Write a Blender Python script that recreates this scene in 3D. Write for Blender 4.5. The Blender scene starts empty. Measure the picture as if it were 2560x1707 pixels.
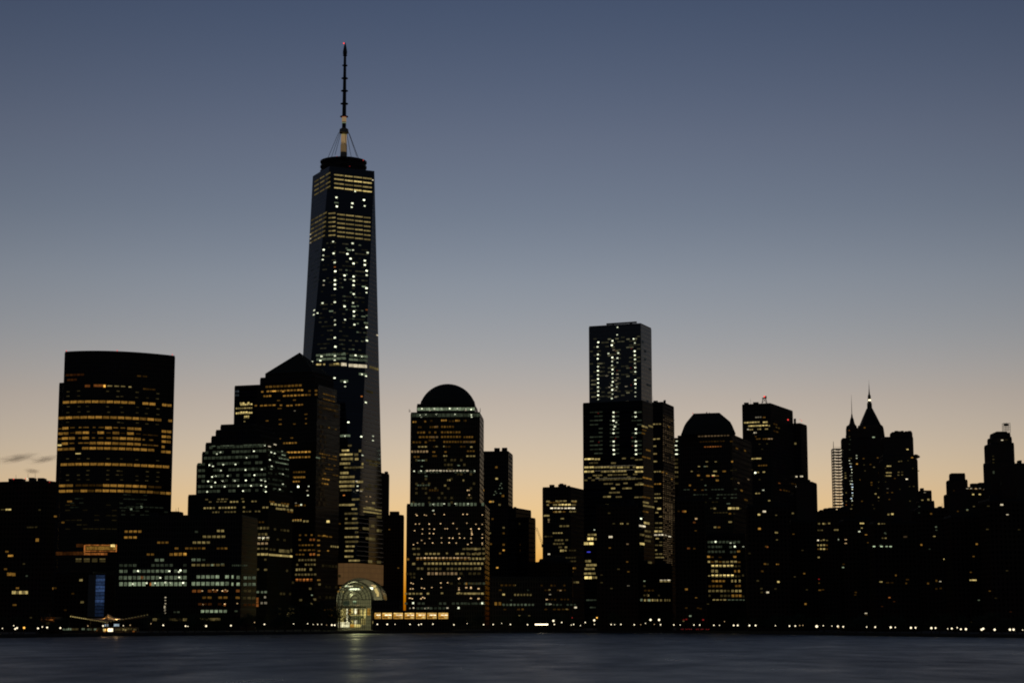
import bpy, bmesh, math, random
from mathutils import Vector, Matrix
random.seed(11)
SC = bpy.context.scene
COL = SC.collection
R = math.radians
# ------------------------------------------------------------------ camera model
F, CU, CV, H = 4716.0, 1280.0, 853.5, 7.0           # focal length in px of the 2560 px photograph, centre, eye height
PITCH = math.atan((1555.0 - CV) / F)
CP, SP = math.cos(PITCH), math.sin(PITCH)
EXPO = 6.05 + 1.0
E1 = 2.0 ** -EXPO                                    # emission that shows as white
TH = R(19)                                           # the street grid is turned by this against the picture plane
G0 = 1.5                                             # height of the waterfront ground


def ray(u, v):
    a, b = (u - CU) / F, (CV - v) / F
    return Vector((a, CP - b * SP, SP + b * CP))


def P(u, v, Y):
    d = ray(u, v)
    return Vector((d.x * Y / d.y, Y, H + d.z * Y / d.y))


def depth_of(p):
    return p.y * CP + (p.z - H) * SP


def px(n, p):                                        # n photograph pixels in metres at p
    return n * depth_of(p) / F


def U(p):
    return CU + F * p.x / depth_of(p)


def s_at_u(A, d, z, u):                              # distance along horizontal line A + s d (height z) that shows at column u
    k = u - CU
    return (k * (A.y * CP + (z - H) * SP) - F * A.x) / (F * d.x - k * d.y * CP)


# ------------------------------------------------------------------ materials
def new_mat(name):
    m = bpy.data.materials.new(name)
    m.use_nodes = True
    nt = m.node_tree
    return m, nt, nt.nodes['Principled BSDF']


def plain(name, col, rough=0.6, metal=0.0, noise=0.25, scale=0.6):
    m, nt, b = new_mat(name)
    tc = nt.nodes.new('ShaderNodeTexCoord')
    n = nt.nodes.new('ShaderNodeTexNoise')
    n.inputs['Scale'].default_value = scale
    n.inputs['Detail'].default_value = 5
    nt.links.new(tc.outputs['Object'], n.inputs['Vector'])
    mx = nt.nodes.new('ShaderNodeMix')
    mx.data_type = 'RGBA'
    mx.inputs[6].default_value = (*[c * (1 - noise) for c in col], 1)
    mx.inputs[7].default_value = (*[c * (1 + noise) for c in col], 1)
    nt.links.new(n.outputs['Fac'], mx.inputs[0])
    nt.links.new(mx.outputs[2], b.inputs['Base Color'])
    b.inputs['Roughness'].default_value = rough
    b.inputs['Metallic'].default_value = metal
    return m


def facade(name, wall, glass, floor=4.0, bay=1.6, mortar=0.2, rough_wall=0.55, rough_glass=0.07, ior=1.5, vert=True, glass_spec=0.5, tint=(1, 1, 1)):
    """glass panes between spandrels and piers, from a pane grid on the wall's own metres (UV)"""
    m, nt, b = new_mat(name)
    N, L = nt.nodes.new, nt.links.new
    uv = N('ShaderNodeUVMap')
    mp = N('ShaderNodeVectorMath')
    mp.operation = 'SCALE'
    mp.inputs['Scale'].default_value = 0.25 / floor
    L(uv.outputs[0], mp.inputs[0])
    br = N('ShaderNodeTexBrick')
    br.offset = 0.0
    br.inputs['Color1'].default_value = (*[g * 0.5 for g in glass], 1)
    br.inputs['Color2'].default_value = (*[g * 1.6 for g in glass], 1)
    br.inputs['Mortar'].default_value = (*wall, 1)
    br.inputs['Scale'].default_value = 1.0
    br.inputs['Mortar Size'].default_value = 0.25 * mortar * 0.5
    br.inputs['Mortar Smooth'].default_value = 0.1
    br.inputs['Brick Width'].default_value = bay * 0.25 / floor if vert else 50.0
    br.inputs['Row Height'].default_value = 0.25
    L(mp.outputs[0], br.inputs['Vector'])
    nz = N('ShaderNodeTexNoise')
    nz.inputs['Scale'].default_value = 0.05
    nz.inputs['Detail'].default_value = 4
    L(uv.outputs[0], nz.inputs['Vector'])
    mu = N('ShaderNodeMix')
    mu.data_type = 'RGBA'
    mu.blend_type = 'MULTIPLY'
    mu.inputs[0].default_value = 0.5
    L(br.outputs['Color'], mu.inputs[6])
    L(nz.outputs['Color'], mu.inputs[7])
    L(mu.outputs[2], b.inputs['Base Color'])
    mr = N('ShaderNodeMapRange')
    mr.inputs['To Min'].default_value = rough_glass
    mr.inputs['To Max'].default_value = rough_wall
    L(br.outputs['Fac'], mr.inputs['Value'])
    L(mr.outputs[0], b.inputs['Roughness'])
    b.inputs['IOR'].default_value = ior
    b.inputs['Specular IOR Level'].default_value = glass_spec
    b.inputs['Specular Tint'].default_value = (*tint, 1)
    bp = N('ShaderNodeBump')
    bp.inputs['Strength'].default_value = 0.25
    bp.inputs['Distance'].default_value = 0.15
    iv = N('ShaderNodeMath')
    iv.operation = 'SUBTRACT'
    iv.inputs[0].default_value = 1.0
    L(br.outputs['Fac'], iv.inputs[1])
    L(iv.outputs[0], bp.inputs['Height'])
    L(bp.outputs[0], b.inputs['Normal'])
    return m


M = {}
M['glass_blue'] = facade('blue_curtain_wall', (0.035, 0.04, 0.05), (0.01, 0.014, 0.024), 4.1, 3.0, 0.16, 0.3, 0.05, 1.85, vert=False, tint=(.66, .8, 1))
M['glass_pale'] = facade('pale_curtain_wall', (0.04, 0.043, 0.046), (0.012, 0.014, 0.018), 4.2, 1.5, 0.12, 0.2, 0.04, 2.0, vert=False, tint=(.9, .96, 1))  # reflective copy, for upper walls that mirror open sky
M['glass_dark'] = facade('dark_curtain_wall', (0.07, 0.075, 0.08), (0.03, 0.033, 0.036), 4.2, 1.5, 0.25, 0.4, 0.15, 1.5, vert=False, glass_spec=.008)  # copy with reflection cut, standing in for dark neighbours mirrored in it
M['glass_green'] = facade('green_curtain_wall', (0.05, 0.053, 0.047), (0.014, 0.018, 0.016), 4.2, 1.5, 0.25, 0.5, 0.15, 1.5, glass_spec=.008)
M['granite'] = facade('granite_and_glass', (0.1, 0.085, 0.075), (0.012, 0.012, 0.014), 4.0, 1.9, 0.3, 0.7, 0.15, 1.5, glass_spec=.005)
M['bronze'] = facade('bronze_glass', (0.07, 0.055, 0.042), (0.014, 0.011, 0.009), 3.9, 1.6, 0.22, 0.4, 0.1, 1.5, glass_spec=.22)
M['brick'] = facade('brown_brick_apartments', (0.09, 0.065, 0.052), (0.01, 0.01, 0.011), 3.1, 2.6, 0.5, 0.9, 0.2, 1.45, glass_spec=0)
M['stone'] = facade('old_limestone', (0.12, 0.1, 0.085), (0.01, 0.01, 0.01), 3.8, 2.0, 0.55, 0.9, 0.2, 1.45, glass_spec=0)
M['steel'] = facade('steel_grid', (0.1, 0.09, 0.085), (0.01, 0.01, 0.012), 3.8, 2.4, 0.4, 0.6, 0.15, 1.5, glass_spec=.003)
M['roof'] = plain('dark_roof', (0.02, 0.02, 0.022), 0.7)
M['copper'] = plain('weathered_copper', (0.03, 0.036, 0.034), 0.9)
M['concrete'] = plain('grey_concrete', (0.22, 0.215, 0.2), 0.85)
M['metal'] = plain('dark_metal', (0.03, 0.03, 0.033), 0.45, 0.6)
M['mast'] = plain('mast_steel', (0.05, 0.05, 0.055), 0.5, 0.3)
M['pale_steel'] = plain('pale_steel', (0.35, 0.31, 0.25), 0.5, 0.2)
M['ground'] = plain('dark_paving', (0.05, 0.05, 0.05), 0.85, 0, 0.3, 0.05)
M['quay'] = plain('quay_stone', (0.07, 0.065, 0.06), 0.85, 0, 0.4, 0.3)
M['leaf'] = plain('leaves', (0.028, 0.05, 0.02), 0.7, 0, 0.5, 0.8)
M['bark'] = plain('bark', (0.04, 0.03, 0.022), 0.9, 0, 0.3, 2)
M['paint_dark'] = plain('dark_car_paint', (0.02, 0.022, 0.03), 0.25)
M['paint_grey'] = plain('grey_car_paint', (0.15, 0.15, 0.16), 0.3)
M['rubber'] = plain('rubber', (0.015, 0.015, 0.015), 0.8)

HUE = {'a': (1, .50, .085), 'o': (1, .33, .07), 'y': (1, .76, .27), 'w': (1, .86, .58), 'g': (.80, 1, .62), 'p': (.95, 1, .70), 'm': (.95, .9, .5), 'c': (.70, .88, 1),
       'b': (.09, .10, 1), 'r': (1, .06, .05), 'k': (1, .66, .32)}
LEV = {'0': .012, '1': .032, '2': .10, '3': .23, '4': .55, '5': 1.0, '6': 1.7, '7': 3.4}


def glow(code, pane=True):
    """a lit pane: the room's light fills it unevenly, brightest under the ceiling; lamps are even"""
    key = 'lit_' + code + ('' if pane else '_lamp')
    if key in M:
        return M[key]
    m = bpy.data.materials.new(key)
    m.use_nodes = True
    nt = m.node_tree
    nt.nodes.clear()
    N, L = nt.nodes.new, nt.links.new
    out, em = N('ShaderNodeOutputMaterial'), N('ShaderNodeEmission')
    L(em.outputs[0], out.inputs[0])
    em.inputs[0].default_value = (*HUE[code[0]], 1)
    s = LEV[code[1]] * E1
    if pane:
        oi, ge = N('ShaderNodeObjectInfo'), N('ShaderNodeNewGeometry')
        ad = N('ShaderNodeMath')
        ad.operation = 'ADD'
        L(oi.outputs['Random'], ad.inputs[0])
        L(ge.outputs['Random Per Island'], ad.inputs[1])
        fr = N('ShaderNodeMath')
        fr.operation = 'FRACT'
        L(ad.outputs[0], fr.inputs[0])
        mr = N('ShaderNodeMapRange')
        mr.inputs['To Min'].default_value = 0.45 * s
        mr.inputs['To Max'].default_value = 1.25 * s
        L(fr.outputs[0], mr.inputs['Value'])
        nz = N('ShaderNodeTexNoise')
        nz.inputs['Scale'].default_value = 0.8
        L(ge.outputs['Position'], nz.inputs['Vector'])
        m2 = N('ShaderNodeMapRange')
        m2.inputs['From Min'].default_value = 0.3
        m2.inputs['From Max'].default_value = 0.7
        m2.inputs['To Min'].default_value = 0.55
        m2.inputs['To Max'].default_value = 1.45
        L(nz.outputs['Fac'], m2.inputs['Value'])
        ml = N('ShaderNodeMath')
        ml.operation = 'MULTIPLY'
        L(mr.outputs[0], ml.inputs[0])
        L(m2.outputs[0], ml.inputs[1])
        L(ml.outputs[0], em.inputs[1])
    else:
        em.inputs[1].default_value = s
    m.cycles.emission_sampling = 'NONE'
    M[key] = m
    return m


# ------------------------------------------------------------------ object helpers
def link(o, parent=None):
    COL.objects.link(o)
    if parent is not None:
        o.parent = parent
    return o


def thing(name, label, cat, loc, group=None):
    o = bpy.data.objects.new(name, None)
    o.location = loc
    o.empty_display_size = 5
    link(o)
    o['label'], o['category'] = label, cat
    if group:
        o['group'] = group
    return o


def tag(o, label, cat, group=None):
    o['label'], o['category'] = label, cat
    if group:
        o['group'] = group
    return o


def origin_of(parent):
    l = Vector((0, 0, 0))
    while parent is not None:
        l += Vector(parent.location)
        parent = parent.parent
    return l


def mesh_obj(name, bm, mats, parent=None, smooth=False):
    """link bm (world metres) as one mesh object; under a parent the points are stored from the parent's own place"""
    off = origin_of(parent)
    if off.length:
        bmesh.ops.translate(bm, verts=bm.verts, vec=-off)
    me = bpy.data.meshes.new(name)
    bm.normal_update()
    bm.to_mesh(me)
    bm.free()
    for m in (mats if isinstance(mats, (list, tuple)) else [mats]):
        me.materials.append(m)
    if smooth:
        for p in me.polygons:
            p.use_smooth = True
    return link(bpy.data.objects.new(name, me), parent)


def add_box(bm, c, size, rz=0.0, mi=0, M3=None):
    hx, hy, hz = size[0] / 2, size[1] / 2, size[2] / 2
    rot = M3 if M3 is not None else Matrix.Rotation(rz, 3, 'Z')
    vs = [bm.verts.new(Vector(c) + rot @ Vector((x * hx, y * hy, z * hz))) for x in (-1, 1) for y in (-1, 1) for z in (-1, 1)]
    for q in ((0, 1, 3, 2), (4, 6, 7, 5), (0, 4, 5, 1), (2, 3, 7, 6), (0, 2, 6, 4), (1, 5, 7, 3)):
        f = bm.faces.new([vs[i] for i in q])
        f.material_index = mi
    return vs


def add_tube(bm, a, b, r0, r1=None, n=8, cap=True):
    a, b = Vector(a), Vector(b)
    r1 = r0 if r1 is None else r1
    d = (b - a).normalized()
    x = d.orthogonal().normalized()
    y = d.cross(x)
    ra = [bm.verts.new(a + (x * math.cos(t) + y * math.sin(t)) * r0) for t in [2 * math.pi * i / n for i in range(n)]]
    rb = [bm.verts.new(b + (x * math.cos(t) + y * math.sin(t)) * r1) for t in [2 * math.pi * i / n for i in range(n)]]
    for i in range(n):
        bm.faces.new((ra[i], ra[(i + 1) % n], rb[(i + 1) % n], rb[i]))
    if cap:
        bm.faces.new(ra[::-1])
        bm.faces.new(rb)


def add_lathe(bm, c, prof, n=24, rot=0.0):
    """prof: (radius, z) from the bottom up, round c (x, y)"""
    rings = []
    for r, z in prof:
        if r < 1e-3:
            rings.append([bm.verts.new((c[0], c[1], z))])
        else:
            rings.append([bm.verts.new((c[0] + r * math.cos(rot + 2 * math.pi * i / n), c[1] + r * math.sin(rot + 2 * math.pi * i / n), z)) for i in range(n)])
    for A, B in zip(rings, rings[1:]):
        for i in range(n):
            j = (i + 1) % n
            if len(A) == 1 and len(B) == 1:
                continue
            if len(B) == 1:
                bm.faces.new((A[i], A[j], B[0]))
            elif len(A) == 1:
                bm.faces.new((A[0], B[j], B[i]))
            else:
                bm.faces.new((A[i], A[j], B[j], B[i]))
    if len(rings[-1]) > 1:
        bm.faces.new(rings[-1])


def add_prism(bm, poly, z0, z1, top=True):
    """walls (with metre UVs) over a counter-clockwise outline, and a flat top"""
    uvl = bm.loops.layers.uv.verify()
    n = len(poly)
    a = [bm.verts.new((p[0], p[1], z0)) for p in poly]
    b = [bm.verts.new((p[0], p[1], z1)) for p in poly]
    s = 0.0
    for i in range(n):
        j = (i + 1) % n
        w = (Vector(poly[j][:2]) - Vector(poly[i][:2])).length
        f = bm.faces.new((a[i], a[j], b[j], b[i]))
        for l, t in zip(f.loops, ((s, z0), (s + w, z0), (s + w, z1), (s, z1))):
            l[uvl].uv = t
        s += w
    if top:
        bm.faces.new(b)


def inset(poly, k):
    c = sum((Vector(p[:2]) for p in poly), Vector((0, 0))) / len(poly)
    return [c + (Vector(p[:2]) - c) * (1 - k / max((Vector(p[:2]) - c).length, 1)) for p in poly]


# ------------------------------------------------------------------ faces that carry windows
class Face:
    """a plane through A with horizontal direction d; n points out of the building, e up the wall"""

    def __init__(self, A, B, up=None):
        self.A, self.d = Vector(A), (Vector(B) - Vector(A))
        self.len = self.d.length
        self.d.normalize()
        self.e = Vector((0, 0, 1)) if up is None else Vector(up).normalized()
        self.n = self.d.cross(self.e).normalized()

    def z_at(self, u, v):
        r = ray(u, v)
        t = self.n.dot(self.A - Vector((0, 0, H))) / self.n.dot(r)
        return H + r.z * t

    def at(self, u, z):
        A = self.A + self.e * ((z - self.A.z) / self.e.z)
        return A + self.d * s_at_u(A, self.d, z, u)

    def frame(self, u, z):
        return self.d, self.n, self.e


class Curve:
    """an upright wall over a plan curve pt(t), t from 0 to 1; rows take their height at column uref"""

    def __init__(self, pts, uref=None):
        self.pts = [Vector((p[0], p[1], 0)) for p in pts]
        self.uref = uref

    def seg(self, u, z):
        best = None
        for a, b in zip(self.pts, self.pts[1:]):
            ua, ub = U(Vector((a.x, a.y, z))), U(Vector((b.x, b.y, z)))
            if best is None or u >= ua:
                best = (a, b)
        return best

    def z_at(self, u, v):
        u = self.uref or u
        z = 100.0
        for _ in range(6):
            p = self.at(u, z)
            z = P(u, v, p.y).z
        return z

    def at(self, u, z):
        a, b = self.seg(u, z)
        f = Face((a.x, a.y, z), (b.x, b.y, z))
        return f.at(u, z)

    def frame(self, u, z):
        a, b = self.seg(u, z)
        f = Face((a.x, a.y, z), (b.x, b.y, z))
        return f.d, f.n, f.e


# zoom frames in which the photograph was read: origin and scale
Z = {'1': (0, 840, 3.647), '2': (0, 1250, 3.431), '3': (560, 840, 3.647), '4': (560, 1250, 3.431), '5': (740, 80, 3.733), '6': (740, 380, 3.0167),
     'A': (1160, 840, 3.647), 'B': (1160, 1250, 3.431), 'C': (1640, 940, 4.752), 'D': (1640, 1250, 4.48), 'E': (2050, 940, 4.355), 'F': (2050, 1250, 4.48),
     'G': (1440, 780, 3.0154), 'H': (0, 1480, 5.6), 'I': (780, 1380, 6.533)}


def T(k, x, y):
    o = Z[k]
    return o[0] + x / o[2], o[1] + y / o[2]


UNIT = {}


def unit_pane(code):
    if code not in UNIT:
        bm = bmesh.new()
        add_box(bm, (0, 0, 0), (1, 1, 1))
        me = bpy.data.meshes.new('window')
        bm.to_mesh(me)
        bm.free()
        me.materials.append(glow(code))
        UNIT[code] = me
    return UNIT[code]


class Building:
    def __init__(self, name, label, loc, cat='building', group=None):
        self.root = thing(name, label, cat, Vector((loc[0], loc[1], G0)), group)
        self.win = []
        self.name = name

    def row(self, face, k, code, spec, h=26, w=14, gap=0.2):
        """windows read off zoom frame k: 'x,y' one window, 'x0-x1@y*n' n windows in a row, '...%p' each lit with p per cent chance"""
        sc = Z[k][2]
        for tok in spec.split():
            dens = 100
            if '%' in tok:
                tok, dens = tok.split('%')
                dens = int(dens)
            cells = []
            if '@' in tok:
                xs, rest = tok.split('@')
                y, n = (rest.split('*') + ['1'])[:2]
                j = xs.index('-', 1)
                x0, x1 = float(xs[:j]), float(xs[j + 1:])
                y, n = float(y), int(n)
                z = face.z_at(*T(k, x0, y))
                pitch = (x1 - x0) / (n - gap if n > 1 else 1)
                ww = pitch * (1 - gap) if n > 1 else (x1 - x0)
                for i in range(n):
                    cells.append((x0 + pitch * i + ww / 2, ww))
            else:
                x, y = [float(t) for t in tok.split(',')]
                z = face.z_at(*T(k, x, y))
                cells.append((x, w * (.66 if code[0] in 'pk' and code[1] in '567' else 1)))
            for x, ww in cells:
                if random.random() * 100 >= dens:
                    continue
                u = T(k, x, 0)[0]
                p = face.at(u, z)
                d, n_, e = face.frame(u, z)
                pxm = px(1, p) / sc
                view = p.normalized()
                cosx = max(0.25, math.sqrt(max(1e-6, 1 - (d.x * view.x + d.y * view.y) ** 2)))
                self.win.append((p, d, n_, e, ww * pxm / cosx, h * pxm * (.78 if '@' not in tok and code[0] in 'pk' and code[1] in '567' else 1), code))

    def finish(self):
        """the 100 lit windows that show largest are parts of their own, the others one part"""
        self.win.sort(key=lambda t: -(t[4] * t[5] * (1 + LEV[t[6][1]] * 4)))
        for p, d, n, e, w, h, code in self.win[:100]:
            o = bpy.data.objects.new('window', unit_pane(code))
            rot = Matrix((d, -n, e)).transposed()
            o.matrix_basis = Matrix.Translation(p - Vector(self.root.location)) @ rot.to_4x4() @ Matrix.Diagonal((w, 0.3, h, 1))
            link(o, self.root)
        rest = self.win[100:]
        if rest:
            codes = sorted({t[6] for t in rest})
            bm = bmesh.new()
            for p, d, n, e, w, h, code in rest:
                add_box(bm, p, (w, 0.3, h), 0, codes.index(code), Matrix((d, n, e)).transposed())
            o = mesh_obj('window', bm, [glow(c) for c in codes], self.root)
            o['kind'] = 'stuff'

    def clutter(self, t, seed, n=5):
        """masts, rails and small plant set back a little behind the front parapet"""
        rnd = random.Random(seed)
        A_, C_, D_, z = t['A'], t['C'], t['D'], t['z']
        for i in range(n):
            q = A_.lerp(C_, rnd.uniform(.06, .94)) + (D_ - A_).normalized() * rnd.uniform(1.2, 4)
            bm = bmesh.new()
            if rnd.random() < .45:
                add_tube(bm, (q.x, q.y, z - .5), (q.x, q.y, z + rnd.uniform(3, 7)), .14, .07, 5)
                mesh_obj('antenna', bm, M['metal'], self.root)
            else:
                hh = rnd.uniform(1.6, 3.4)
                add_box(bm, (q.x, q.y, z + hh / 2 - .2), (rnd.uniform(2, 6), 2.2, hh), -.2)
                mesh_obj('rooftop_unit', bm, M['roof'], self.root)

    # -- massing
    def tier(self, part, uc, ul, ur, vt, Yc, z0=G0, mat='granite', th=TH, W=None, roof=True, cap=1.2):
        """a block whose nearest upright edge shows at column uc, its walls running back to columns ul and ur; top of that edge at row vt"""
        C = P(uc, vt, Yc)
        zt = C.z
        dl, dr = Vector((-math.cos(th), math.sin(th), 0)), Vector((math.sin(th), math.cos(th), 0))
        Lw = s_at_u(C, dl, zt, ul)
        Rw = W if W is not None else s_at_u(C, dr, zt, ur)
        A, B = C + dl * Lw, C + dr * Rw
        D = A + dr * Rw
        poly = [(A.x, A.y), (C.x, C.y), (B.x, B.y), (D.x, D.y)]
        self.block(part, poly, z0, zt, mat, roof, cap)
        t = lambda p, z: Vector((p.x, p.y, z))
        return {'L': Face(t(A, z0), t(C, z0)), 'R': Face(t(C, z0), t(B, z0)), 'z': zt, 'poly': poly, 'C': C, 'A': A, 'B': B, 'D': D}

    def block(self, part, poly, z0, zt, mat, roof=True, cap=1.2):
        bm = bmesh.new()
        add_prism(bm, poly, z0, zt - (cap if roof else 0))
        mesh_obj(part, bm, M[mat] if isinstance(mat, str) else mat, self.root)
        if roof:
            bm = bmesh.new()
            add_prism(bm, inset(poly, 0.35), zt - cap + 0.004, zt)
            mesh_obj('roof', bm, M['roof'], self.root)

    def box(self, part, u0, u1, v0, v1, Y, depth=12.0, mat='roof', rz=-TH):
        """a box that shows between columns u0..u1 and rows v0 (top)..v1"""
        a, b = P((u0 + u1) / 2, v0, Y), P((u0 + u1) / 2, v1 + 4, Y)
        bm = bmesh.new()
        add_box(bm, (a.x, Y, (a.z + b.z) / 2), (px(u1 - u0, a), depth, a.z - b.z), 0)
        return mesh_obj(part, bm, M[mat], self.root)

    def pole(self, part, u, v0, v1, Y, r=0.3, mat='metal', u1=None):
        bm = bmesh.new()
        add_tube(bm, P(u1 or u, v1, Y), P(u, v0, Y), r, r * 0.6, 6)
        return mesh_obj(part, bm, M[mat], self.root)

    def beacon(self, u, v, Y, r=0.9, code='r5', name='beacon_light'):
        bm = bmesh.new()
        bmesh.ops.create_icosphere(bm, subdivisions=1, radius=r * .66, matrix=Matrix.Translation(P(u, v, Y)))
        return mesh_obj(name, bm, glow(code, False), self.root)

    def stack(self, part, u, Y, prof, sides=4, rot=None, mat='stone', smooth=False):
        """a turned or square spire on axis u: prof = (row, half width in px) from the bottom up"""
        c = P(u, prof[-1][0], Y)
        k = 1.0 / math.cos(math.pi / sides) if sides == 4 else 1.0
        bm = bmesh.new()
        add_lathe(bm, (c.x, c.y), [(px(hw, P(u, v, Y)) * (k if sides == 4 else 1), P(u, v, Y).z) for v, hw in prof], sides, R(45) if rot is None else rot)
        return mesh_obj(part, bm, M[mat], self.root, smooth)


def loc_at(u, Y):
    p = P(u, 1500, Y)
    return (p.x, p.y)

# ------------------------------------------------------------------ the setting
SHORE_PX = [(-60, 1595), (0, 1594), (300, 1590), (640, 1586), (900, 1583), (1280, 1581), (1740, 1581.5), (2050, 1587), (2300, 1591), (2560, 1594), (2640, 1595)]


def on_water(u, v):
    r = ray(u, v)
    t = -H / r.z
    return Vector((r.x * t, r.y * t, 0))


SHORE = [Vector((-2600, 500, 0)), Vector((-700, 790, 0))] + [on_water(u, v) for u, v in SHORE_PX] + [Vector((700, 790, 0)), Vector((2600, 500, 0))]


def shore_y(u):
    """distance of the waterfront straight along column u"""
    k = (u - CU) / F
    for a, b in zip(SHORE, SHORE[1:]):
        ka, kb = a.x / a.y, b.x / b.y
        if ka <= k <= kb:
            t = (k - ka) / (kb - ka)
            return a.y + (b.y - a.y) * t
    return 900.0


def setting():
    bm = bmesh.new()
    top = [bm.verts.new((p.x, p.y, G0)) for p in SHORE]
    far = [bm.verts.new((x, 45000, G0)) for x in (45000, -45000)]
    side = [bm.verts.new((45000, 400, G0)), bm.verts.new((-45000, 400, G0))]
    bm.faces.new(top + [side[0]] + far + [side[1]])
    g = mesh_obj('ground', bm, M['ground'])
    g['kind'] = 'structure'
    bm = bmesh.new()
    a = [bm.verts.new((p.x, p.y - 0.02, -2)) for p in SHORE]
    b = [bm.verts.new((p.x, p.y - 0.02, G0 + 0.25)) for p in SHORE]
    c = [bm.verts.new((p.x, p.y + 0.8, G0 + 0.25)) for p in SHORE]
    for i in range(len(SHORE) - 1):
        bm.faces.new((a[i], a[i + 1], b[i + 1], b[i]))
        bm.faces.new((b[i], b[i + 1], c[i + 1], c[i]))
    q = mesh_obj('quay_edge', bm, M['quay'])
    q['kind'] = 'structure'
    # the river
    m, nt, bs = new_mat('river_water')
    N, L = nt.nodes.new, nt.links.new
    bs.inputs['Base Color'].default_value = (0.05, 0.066, 0.08, 1)
    bs.inputs['IOR'].default_value = 1.33
    ge = N('ShaderNodeNewGeometry')
    mp = N('ShaderNodeMapping')
    mp.inputs['Scale'].default_value = (0.16, 0.045, 1)
    L(ge.outputs['Position'], mp.inputs['Vector'])
    n1 = N('ShaderNodeTexNoise')
    n1.inputs['Scale'].default_value = 1.0
    n1.inputs['Detail'].default_value = 8
    n1.inputs['Roughness'].default_value = 0.72
    L(mp.outputs[0], n1.inputs['Vector'])
    mp2 = N('ShaderNodeMapping')
    mp2.inputs['Scale'].default_value = (0.02, 0.009, 1)
    L(ge.outputs['Position'], mp2.inputs['Vector'])
    n2 = N('ShaderNodeTexNoise')
    n2.inputs['Scale'].default_value = 1.0
    n2.inputs['Detail'].default_value = 4
    L(mp2.outputs[0], n2.inputs['Vector'])
    mr = N('ShaderNodeMapRange')
    mr.inputs['From Min'].default_value = 0.3
    mr.inputs['From Max'].default_value = 0.7
    mr.inputs['To Min'].default_value = WATER_R[0]
    mr.inputs['To Max'].default_value = WATER_R[1]
    mp3 = N('ShaderNodeMapping')
    mp3.inputs['Scale'].default_value = (0.11, 0.04, 1)
    L(ge.outputs['Position'], mp3.inputs['Vector'])
    n3 = N('ShaderNodeTexNoise')
    n3.inputs['Scale'].default_value = 1.0
    n3.inputs['Detail'].default_value = 5
    L(mp3.outputs[0], n3.inputs['Vector'])
    av = N('ShaderNodeMix')
    av.inputs[0].default_value = 0.5
    L(n2.outputs['Fac'], av.inputs[2])
    L(n3.outputs['Fac'], av.inputs[3])
    L(av.outputs[0], mr.inputs['Value'])
    L(mr.outputs[0], bs.inputs['Roughness'])
    bp = N('ShaderNodeBump')
    bp.inputs['Strength'].default_value = 1.0
    bp.inputs['Distance'].default_value = WATER_B
    L(n1.outputs['Fac'], bp.inputs['Height'])
    L(bp.outputs[0], bs.inputs['Normal'])
    bm = bmesh.new()
    bmesh.ops.create_grid(bm, x_segments=1, y_segments=1, size=46000)
    wt = mesh_obj('water', bm, m)
    wt['kind'] = 'structure'


WATER_R, WATER_B = (0.2, 0.52), 1.2
setting()

# ------------------------------------------------------------------ the towers, left to right
HUE['s'] = (.22, .42, 1)
# far left apartments
b = Building('apartment_building', 'dark brick apartment block at far left with red roof lights, in front of curved tower', loc_at(70, 1150))
t = b.tier('tower_body', 118, -60, 141, 1200.5, 1150, mat='brick')
b.box('penthouse', 98, 113, 1195.5, 1201, 1158, 8)
b.box('penthouse', 76, 88, 1194.5, 1200, 1160, 8)
b.box('rooftop_unit', 26, 60, 1197, 1200.4, 1160, 9)
for u_, v_, c_ in ((34, 1197, 'r5'), (64, 1196, 'r5'), (68, 1195.5, 'p5'), (124, 1204.5, 'r4')):
    b.beacon(u_, v_, 1151, 0.55, c_)
b.pole('antenna', 70, 1182, 1196, 1160, 0.12)
b.pole('antenna', 88, 1180, 1196, 1160, 0.12)
b.pole('antenna', 40, 1186, 1198, 1160, 0.12)
b.row(t['L'], '2', 'y4', '50-95@80', 12)
b.row(t['L'], '2', 'y2', '10-48@80', 10)
b.row(t['L'], '2', 'a4', '70-112@475', 16)
b.row(t['L'], '2', 'a3', '62-98@633 102-132@636 320,340', 26, 24)
b.row(t['L'], '2', 'y4', '105-135@790 165-185@790 220-238@790', 26)
b.row(t['L'], '2', 'y3', '140-160@790 190-215@790', 26)
b.row(t['L'], '2', 'a3', '475,138', 14, 22)
b.row(t['L'], '2', 'a2', '150,752 110-140@897 60,440 540,190 48,590', 14, 24)
b.row(t['L'], '2', 'y1', '340,82 300-320@230*2 230-290@232*3 205,545 265,1005', 12, 18)
b.row(t['L'], '2', 'g1', '230,648', 12, 16)
b.finish()

# the broad curved tower
NP = 18
x0, x1 = P(161.8, 878, 1505.4).x, P(438, 888, 1529.4).x
cur = [(x0 + (x1 - x0) * i / NP, 1500 + 60 * (i / NP - 0.3) ** 2) for i in range(NP + 1)]
b = Building('curved_tower', 'broad dark glass tower with curved front and long rows of amber windows', loc_at(290, 1515), 'skyscraper')
cf = Curve(cur, 260)
ztop = P(245, 876.3, 1500).z
b.block('tower_body', cur + [(x1 * 1575 / 1529.4 - 3, 1575), (x0 + 6, 1575)], G0, ztop, 'bronze', cap=1.0)
zw = P(150, 958.5, 1512).z
wl = cf.at(148.0, zw)
b.block('side_wing', [(wl.x, wl.y), (x0 - 0.05, cur[0][1]), (x0 - 0.05, 1560), (wl.x, 1560)], G0, zw, 'bronze')
for u_, v_ in ((166, 877.5), (293, 876.8), (431, 887)):
    b.beacon(u_, v_ - 0.6, cf.at(u_, ztop).y + 1, 0.7, 'r5')
r = lambda c, s, h=22, w=14, g=.16: b.row(cf, '1', c, s, h, w, g)
r('a3', '575-1228@598*10 1300-1415@598*2 1480-1562@598*2')
r('a3', '532-1470@740*14 1535-1568@740')
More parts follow.
